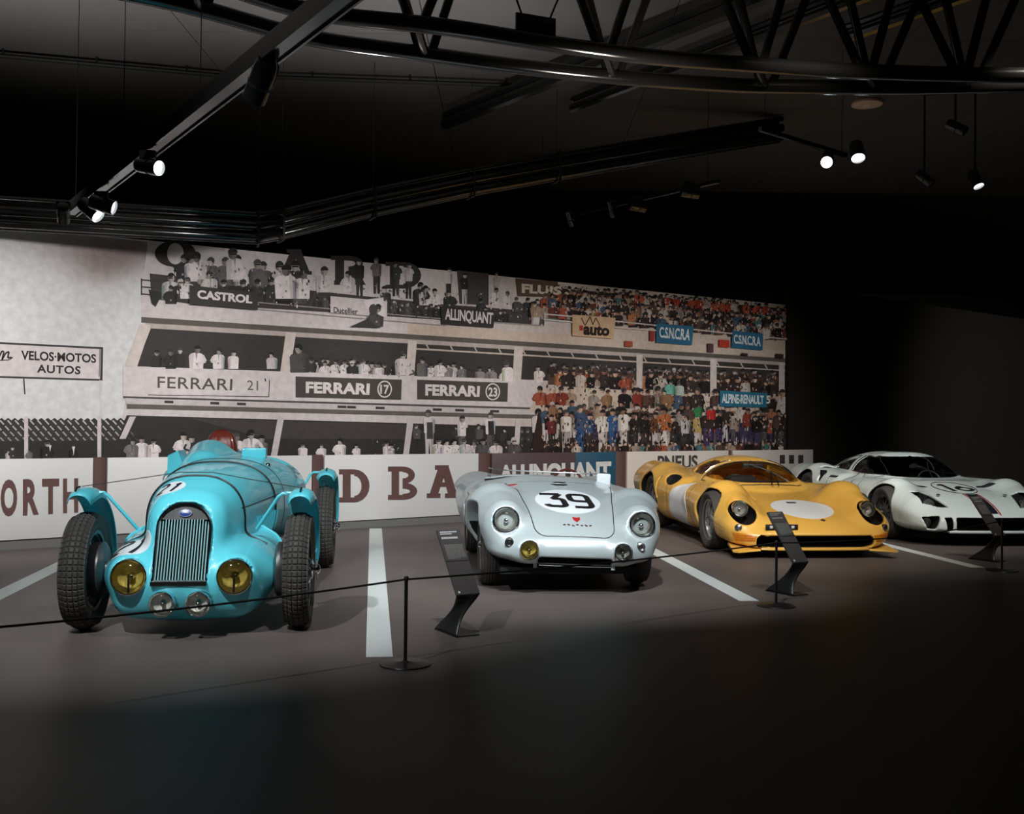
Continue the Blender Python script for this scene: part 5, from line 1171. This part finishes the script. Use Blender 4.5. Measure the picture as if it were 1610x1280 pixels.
sideC = [(1.265, .725), (1.245, .80), (1.235, .865), (1.42, .89), (1.60, .87), (1.80, .78), (1.80, .735)]
def fC(X, Y, Z):
    ax = np.abs(X); d = bC(X, Y, Z)
    d = smax(d, -cC(X, Y, Z), .012)
    d = smax(d, -np.maximum(np.maximum(poly2(Y, Z, [(.30, .655), (.7, .672), (1.18, .715), (1.13, .99), (.3, .99)]), ax - .66), np.maximum(gC(X, Y, Z) - .012, .006 - fC0(X, Y, Z))), .010)
    d = smax(d, -np.maximum(poly2(Y, Z, sideC), .30 - ax), .008)
    for y, r in ((0, .33), (2.4, .365)): d = smax(d, -np.maximum(np.hypot(Y - y, Z - (.31 if y < 1 else .34)) - r, .55 - ax), .022)
    d = smax(d, -np.maximum(poly2(X, Z, rrect(.56, .056, .054, 8, (.045, .168))), np.abs(Y + .86) - .26), .012)        # mouth
    d = smax(d, -ell(ax, Y, Z, (.672, -.60, .44), (.13, .26, .135)), .012)                                        # lamp pits
    d = smax(d, -ell(ax, Y, Z, (.80, 1.66, .69), (.11, .20, .115)), .015)                                           # air scoops
    d = smax(d, -rbox(ax, Y, Z, (.88, 1.99, .54), (.09, .022, .13), .015), .008)
    return d
cabC = lambda P: np.maximum(np.maximum(np.abs(P[:, 0]) - .60, .32 - P[:, 2]), np.maximum(.45 - P[:, 1], P[:, 1] - 2.05))
body_mesh('body', fC, (-.98, -1.0, .02), (.98, 3.35, 1.0), .0145, lined(mat('yellow_coachwork', lin(232, 182, 84), 0.28, coat=.6, var=.03, scale=3)), carC, cavity(bC, .012, cabC), True)
planC = [(-.575, 1.17), (-.56, .95), (-.49, .74), (-.36, .60), (-.18, .535), (0, .515), (.18, .535), (.36, .60), (.49, .74), (.56, .95), (.575, 1.17), (.30, 1.145), (0, 1.135), (-.30, 1.145)]
PL = dict(o=(0, 0, 1.3), eu=(1, 0, 0), ev=(0, 1, 0), d=(0, 0, -1))
patch('windscreen', gC, dens(planC, 4), m=M_glass, parent=carC, off=-.006, rings=14, skirt=.004, center=(0, .9), **PL)
for sx in (-1, 1):
    patch('side_window', gC, dens(sideC, 4), (sx * 1.2, 0, 0), (0, 1, 0), (0, 0, 1), (-sx, 0, 0), M_ambertint, carC, -.010, 8, .004)
    MB().tube(girth(gC, 1.215, *((14, 50) if sx > 0 else (130, 166)), 24, .004, .62), .012, 8).build('pillar_trim', M_chrome, carC)
MB().tube(line_on(gC, planC[:11], n=70, off=.002, **PL), .007, 6).build('windscreen_seal', M_ink, carC)
MB().tube(line_on(gC, planC[10:] + planC[:1], n=40, off=.002, **PL), .007, 6).build('roof_seal', M_ink, carC)
# lamps in their pits under clear covers
for sx in (-1, 1):
    lamp('headlamp', carC, (sx * .672 - .012, -.555, .468), (sx * .05, -1, .12), .083, .07, M_lensglass, M_chrome, None, .3, False, .12)
    patch('lamp_cover', bC, circ(.128, 36, .135, (0, 0)), (sx * .672, -1.6, .44), (1, 0, 0), (0, 0, 1), (0, 1, 0), M_glass, carC, .001, 6, .004)
    M = look_m((sx * .76, front_y(bC, sx * .76, .295) - .005, .295), (sx * .6, -1, 0)); MB().lathe([(.036, -.02), (.036, .006), (.024, .016), (0, .018)], 20, M).build('round_side_lamp', M_steel, carC)
    td = np.array((-sx * .5, .86, 0)); to = np.array((sx * .72, -.80, .205)) - td * .5
    am = mat('amber_lens', lin(206, 124, 32), .3, coat=.5, var=.3, scale=40)
    o = patch('turn_signal', bC, dens([(-.13, .045), (.12, .02), (.10, -.035), (-.10, -.045)] if sx < 0 else [(-.12, .02), (.13, .045), (.10, -.045), (-.10, -.035)], 3), to, (.86, sx * .5, 0), (0, 0, 1), td, am, carC, .005, 4)
    for k in range(3): MB().tube(line_on(bC, [(-.09, -.02 + k * .018), (.09, -.02 + k * .018)], to, (.86, sx * .5, 0), (0, 0, 1), td, 6, .006), .003, 5).build('lens_rib', am, o)
    # corner splitter blade and rear wheel arch vent
    MB().add([(sx * .56, -.82, .075), (sx * .81, -.90, .065), (sx * .85, -.84, .065), (sx * .80, -.52, .10), (sx * .56, -.80, .095), (sx * .81, -.90, .078), (sx * .85, -.84, .078), (sx * .80, -.52, .13)], [(0, 1, 2, 3), (7, 6, 5, 4), (0, 4, 5, 1), (1, 5, 6, 2), (2, 6, 7, 3), (3, 7, 4, 0)]).build('corner_splitter', M_yel, carC, False)
MB().tube([(x, front_y(fC0, x, .10) - .008, .092) for x in np.linspace(-.68, .68, 21)], .011, 8).build('chin_lip', M_yel, carC)
MB().box((-.5, -.72, .115), (.5, -.70, .225)).build('mouth_grille', M_dark, carC, False)
roundel(bC, carC, (.06, -.31, .475), (0, .28, -.96), .315, '', .1, rx=.34, name='blank_roundel')
patch('door_roundel', bC, circ(.37, 44, .255, (1.2, .37)), (-1.2, 0, 0), (0, 1, 0), (0, 0, 1), (1, 0, 0), M_white, carC, .003, 12)
o_ = np.array((0, -.62, 1.2)); 
patch('nose_emblem', bC, [(-.03, 0), (0, .025), (.03, 0), (0, -.025)], (.14, -.66, 1.2), (1, 0, 0), (0, 1, 0), (0, 0, -1), M_gilt, carC, .004, 3)
patch('roundel_catch', bC, dens([(-.05, -.018), (.05, -.018), (.05, .018), (-.05, .018)], 2), (.02, -.10, 1.2), (1, 0, 0), (0, 1, 0), (0, 0, -1), M_rimdark, carC, .009, 3)
yp = front_y(bC, -.3, .285); MB().box((-.51, yp - .02, .285), (-.18, yp + .0, .335), None, .004).build('number_plate', M_ink, carC)
for k in range(5):
    MB().box((-.47 + k * .055, yp - .0215, .297), (-.47 + k * .055 + .03, yp - .0195, .323)).build('plate_mark', M_txt, carC, False)
# interior
dsh = MB().box((-.42, .70, .36), (.42, 1.0, .675), None, .04); dsh.box((-.36, .80, .60), (-.02, 1.02, .735), None, .06); dsh.build('dashboard', mat('dash_black', (.01, .01, .01), .8), carC)
sw = MB().tube([(-.2 + .155 * math.cos(t), 1.02 + .08 * math.sin(t), .60 + .13 * math.sin(t)) for t in np.linspace(0, 2 * PI, 31)], .012, 8, False).build('steering_wheel', M_ink, carC)
for x in (-.26, .26): seat('seat_back', (x, 1.68, .2), .42, .50, .14, mat('yellow_trim', lin(206, 140, 50), .5), carC, 5)
mir = MB().box((-.14, .98, .82), (.10, 1.02, .865), None, .01).build('mirror', M_ink, carC)
MB().tube([(-.02, 1.02, .86), (-.02, 1.10, .895)], .007, 6).build('stalk', M_ink, mir)
wp = line_on(gC, [(.02, .46), (.05, .60), (.12, .80)], n=10, off=.02, **PL); wip = MB().tube(wp, .007, 6).build('wiper_arm', M_chrome, carC)
MB().tube(line_on(gC, [(-.10, 1.02), (.12, .80), (.26, .62)], n=12, off=.018, **PL), .007, 6).build('wiper_blade', M_chrome, wip)
MB().tube(line_on(gC, [(.09, .46), (.13, .62), (.12, .80)], n=10, off=.02, **PL), .005, 6).build('wiper_link', M_chrome, wip)
# panel gaps
for sx in (-1, 1):
    for uv in ([(.62, .10), (.66, .45), (.80, .66)], [(1.66, .12), (1.64, .5), (1.70, .66)], [(.62, .135), (1.66, .135)]):
        MB().tube(line_on(bC, uv, (sx * 1.2, 0, 0), (0, 1, 0), (0, 0, 1), (-sx, 0, 0), 20), .003, 5).build('door_gap', M_ink, carC)
MB().box((-.6, -.5, .05), (.6, 3.0, .12)).build('undertray', M_black, carC, False)
kwC = dict(ribs=(5, 12, 19)); a = wheel(carC, -.765, 0, .31, .21, .205, 'star', -1, kwC, M_alu, M_chrome); b = wheel(carC, .745, 0, .31, .21, .205, 'star', 1, kwC, M_alu, M_chrome)
c1 = wheel(carC, -.745, 2.4, .34, .27, .205, 'star', -1, kwC, M_alu, M_chrome); c2 = wheel(carC, .745, 2.4, .34, .27, .205, 'star', 1, kwC, M_alu, M_chrome)

# ================================================================== the white coupe
M_whiteD = mat('white_paint', lin(214, 220, 212), 0.28, coat=.6, var=.02, scale=3)
M_stripe = mat('black_stripe', (.012, .012, .016), .35, coat=.4); M_redline = mat('red_pinstripe', lin(176, 52, 50), .4); M_bluemark = mat('blue_marking', lin(50, 110, 190), .4)
carD = empty('racing_car', (5.22, 12.78, 0), R_(5.5)); tag(carD, 'white low vintage racing coupe with red pinstripes, cut by the right edge', 'car', 'racing cars on display')
def fD0(X, Y, Z):
    ax = np.abs(X)
    d = loft(X, Y, Z, [-.90, -.82, -.65, -.4, 0, .4, .8, 1.3, 1.8, 2.3, 2.8, 3.2], [.54, .73, .85, .895, .90, .89, .87, .86, .87, .89, .88, .83],
             [.29, .36, .45, .53, .60, .655, .68, .685, .70, .72, .73, .72], [.17, .15, .135, .125, .12, .11, .11, .11, .11, .12, .18, .28], 3.6, .5, .04)
    fen = smin(caps(ax, Y, Z, (.67, -.50, .38), (.68, .05, .455), .16, .235), caps(ax, Y, Z, (.68, .05, .455), (.67, .9, .48), .235, .17), .08); d = smin(d, fen, .11)
    rear = smin(caps(ax, Y, Z, (.66, 1.6, .52), (.66, 2.42, .54), .15, .24), caps(ax, Y, Z, (.66, 2.42, .54), (.66, 3.0, .57), .24, .20), .06); d = smin(d, rear, .12)
    d = smax(d, Y - 3.22, .03)
    return d
def gD(X, Y, Z):
    return loft(X, Y, Z, [.42, .60, .85, 1.1, 1.3, 1.7, 2.1, 2.5, 2.9], [.46, .585, .61, .61, .605, .595, .565, .52, .45], [.64, .70, .83, .945, .985, .985, .94, .85, .74], [.3] * 9, 2.7, .35, .05)
def cD(X, Y, Z):
    return loft(X, Y, Z, [.60, .85, 1.1, 1.3, 1.7, 2.05], [.51, .56, .565, .56, .55, .515], [.68, .80, .91, .945, .945, .90], [.38] * 6, 2.7, .3, .04)
def bD(X, Y, Z): return smin(fD0(X, Y, Z), gD(X, Y, Z), .045)
screenD = [(-.53, .71), (-.485, .80), (-.41, .89), (-.33, .925), (0, .935), (.33, .925), (.41, .89), (.485, .80), (.53, .71), (.3, .692), (0, .686), (-.3, .692)]
sideD = [(.74, .715), (.98, .84), (1.16, .915), (1.53, .925), (1.57, .73), (1.2, .715)]
quartD = [(1.68, .735), (1.645, .925), (1.90, .905), (2.25, .77), (2.23, .74)]
def fD(X, Y, Z):
    ax = np.abs(X); d = bD(X, Y, Z)
    d = smax(d, -cD(X, Y, Z), .012)
    d = smax(d, -np.maximum(np.maximum(poly2(X, Z, screenD), np.abs(Y - .80) - .40), np.maximum(gD(X, Y, Z) - .012, .006 - fD0(X, Y, Z))), .008)
    d = smax(d, -np.maximum(poly2(Y, Z, sideD), .30 - ax), .008)
    q = np.maximum(poly2(Y, Z, quartD), .44 - ax); d = smax(d, -q, .008)
    for y, r in ((0, .33), (2.41, .365)): d = smax(d, -np.maximum(np.hypot(Y - y, Z - (.31 if y < 1 else .34)) - r, .56 - ax), .022)
    d = smax(d, -np.maximum(poly2(X, Z, rrect(.42, .072, .03, 6, (0, .245))), np.abs(Y + .9) - .22), .010)
    d = smax(d, -np.maximum(poly2(ax, Z, [(.455, .318), (.54, .318), (.52, .18), (.455, .175)]), np.abs(Y + .9) - .24), .008)
    d = smax(d, -np.maximum(poly2(ax, Z, [(.58, .335), (.765, .318), (.715, .195), (.63, .185)]), np.abs(Y + .8) - .16), .008)
    d = smax(d, -np.maximum(poly2(ax, Y, [(.42, -.70), (.70, -.66), (.72, -.36), (.50, -.36)]), np.abs(Z - .46) - .11), .010)
    d = smax(d, -rbox(ax, Y, Z, (.88, 1.93, .645), (.09, .045, .075), .02), .010)
    return d
def cavD(P):
    a = -F_at(bD, P) - .012; ax = np.abs(P[:, 0])
    b = np.minimum(np.minimum(P[:, 1] - .50, 1.24 - P[:, 1]), np.minimum(np.minimum(P[:, 2] - .722, .938 - P[:, 2]), ax - .34))
    return np.maximum(a, np.minimum(b, .02 - np.abs(F_at(gD, P))))
body_mesh('body', fD, (-.98, -1.0, .05), (.98, 3.3, 1.06), .0145, lined(mat('white_coachwork', lin(214, 220, 212), 0.28, coat=.6, var=.02, scale=3)), carD, cavD, True)
patch('windscreen', gD, dens(screenD, 4), (0, -1.2, 0), (1, 0, 0), (0, 0, 1), (0, 1, 0), M_glass, carD, -.012, 12, .004, (0, .82))
M_smoke = glass('smoked_glass', (.55, .55, .56), .03, .9)
for sx in (-1, 1):
    patch('side_window', gD, dens(sideD, 4), (sx * 1.2, 0, 0), (0, 1, 0), (0, 0, 1), (-sx, 0, 0), M_smoke, carD, -.012, 8, .004, (1.3, .80))
    patch('quarter_window', gD, dens(quartD, 4), (sx * 1.2, 0, 0), (0, 1, 0), (0, 0, 1), (-sx, 0, 0), M_smoke, carD, -.012, 6, .004, (1.95, .82))
    for pts, nm in ((sideD, 'window_seal'), (quartD, 'window_seal')):
        MB().tube(line_on(gD, pts, (sx * 1.2, 0, 0), (0, 1, 0), (0, 0, 1), (-sx, 0, 0), 50, .001, True), .006, 5).build(nm, M_ink, carD)
    # headlamp units under clear covers, driving lamps below
    MB().box((sx * .60 - .12, -.60, .36), (sx * .60 + .12, -.34, .375)).build('lamp_tray', M_rimdark, carD, False)
    lamp('headlamp', carD, (sx * .575, -.55, .435), (0, -1, .25), .075, .07, M_lensglass, M_chrome, None, .3, False)
    lamp('inner_headlamp', carD, (sx * .66, -.46, .43), (0, -1, .25), .05, .05, M_lensglass, M_chrome, None, .3, False)
    patch('lamp_cover', bD, dens([(sx * .42, -.70), (sx * .70, -.66), (sx * .72, -.36), (sx * .50, -.36)], 6), (0, 0, 1.2), (1, 0, 0), (0, 1, 0), (0, 0, -1), M_glass, carD, .001, 6, .004)
    lamp('driving_lamp', carD, (sx * .68, -.70, .255), (0, -1, 0), .055, .05, M_lensglass, M_chrome, None, .3, False)
    for pts in ([(.60, .14), (.62, .50), (.76, .70)], [(1.70, .15), (1.69, .70)]): MB().tube(line_on(bD, pts, (sx * 1.2, 0, 0), (0, 1, 0), (0, 0, 1), (-sx, 0, 0), 20), .003, 5).build('door_gap', M_ink, carD)
    patch('side_lettering', bD, dens([(-.09, -.012), (.09, -.012), (.09, .012), (-.09, .012)], 2), (sx * 1.2, 1.62, .645), (0, 1, 0), (0, 0, 1), (-sx, 0, 0), M_ink, carD, .003, 3)
    ring = line_on(bD, circ(.145, 40, .19, (1.22, .56)), (sx * 1.2, 0, 0), (0, 1, 0), (0, 0, 1), (-sx, 0, 0), 60, .0005, True); MB().tube(ring, .005, 5).build('door_roundel_line', M_ink, carD)
    MB().box((sx * .82 - .03, 1.88, .575), (sx * .82 + .03, 1.97, .715)).build('scoop_void', M_dark, carD, False)
    # bonnet air outlet beside the number
    patch('bonnet_outlet', bD, dens([(sx * .30, .02), (sx * .52, -.02), (sx * .50, .10), (sx * .34, .10)], 3), (0, 0, 1.2), (1, 0, 0), (0, 1, 0), (0, 0, -1), M_rimdark, carD, .003, 4)
MB().box((-.44, -.74, .17), (.44, -.72, .32)).build('mouth_void', M_dark, carD, False)
MB().tube([(x, -.905 + .25 * abs(x) ** 3, .165) for x in np.linspace(-.5, .5, 15)], .016, 8).build('chin_lip', M_whiteD, carD)
# centre stripe, pinstripes, number
def strip_on(name, pts, wd, m, off): return stroke_on(name, bD, [pts], wd, (0, 0, 1.4), (1, 0, 0), (0, 1, 0), (0, 0, -1), m, carD, off, .03)
strip_on('centre_stripe', [(0.03, -.82), (0.03, -.34)], .135, M_stripe, .003); strip_on('centre_stripe', [(0.03, 1.28), (0.03, 1.95)], .26, M_stripe, .003)
for sx in (-1, 1): strip_on('pinstripe', [(sx * .085 + .03, -.84), (sx * .085 + .03, -.33)], .018, M_redline, .003)
strip_on('blue_marking', [(.10, 1.34), (.10, 1.46)], .16, M_bluemark, .006)
r_ = roundel(bD, carD, (0.0, -.02, .61), (0, .22, -.97), .235, '16', .38, wid=.13, gap=.52, rx=.31, dwid=1.0, m=M_whiteD)
MB().tube(line_on(bD, circ(.235, 50, .31), r_[0], r_[1], r_[2], r_[3], 80, .004, True), .005, 5).build('roundel_ring', M_ink, carD)
patch('red_marking', bD, dens([(-.05, -.02), (.05, -.02), (.05, .02), (-.05, .02)], 2), (-.02, .30, 1.4), (1, 0, 0), (0, 1, 0), (0, 0, -1), M_redline, carD, .004, 3)
MB().box((-.58, .80, .42), (.58, 1.02, .66), None, .04).build('dashboard', M_dark, carD)
for x in (-.26, .26): seat('seat_back', (x, 1.72, .25), .42, .50, .13, M_rimdark, carD, 5)
MB().tube([(.26 + .15 * math.cos(t), 1.1 + .06 * math.sin(t), .62 + .13 * math.sin(t)) for t in np.linspace(0, 2 * PI, 31)], .012, 8, False).build('steering_wheel', M_ink, carD)
MB().tube([(.02, .56, .70), (.06, .74, .80), (.10, .85, .87)], .007, 6).build('wiper_arm', M_ink, carD)
for sx in (-.4, .4): MB().lathe([(.02, 0), (.02, .012), (0, .016)], 14, look_m((sx, -.42, .535), (0, -.3, 1))).build('bonnet_pin', M_steel, carD)
MB().box((-.6, -.6, .06), (.6, 3.0, .13)).build('undertray', M_black, carD, False)
kwD = dict(ribs=(5, 12, 19)); a = wheel(carD, -.785, 0, .31, .21, .20, 'star', -1, kwD, M_rimdark, M_steel); b = wheel(carD, .765, 0, .31, .21, .20, 'star', 1, kwD, M_rimdark, M_steel)
c1 = wheel(carD, -.745, 2.41, .34, .26, .20, 'star', -1, kwD, M_rimdark, M_steel); c2 = wheel(carD, .745, 2.41, .34, .26, .20, 'star', 1, kwD, M_rimdark, M_steel)
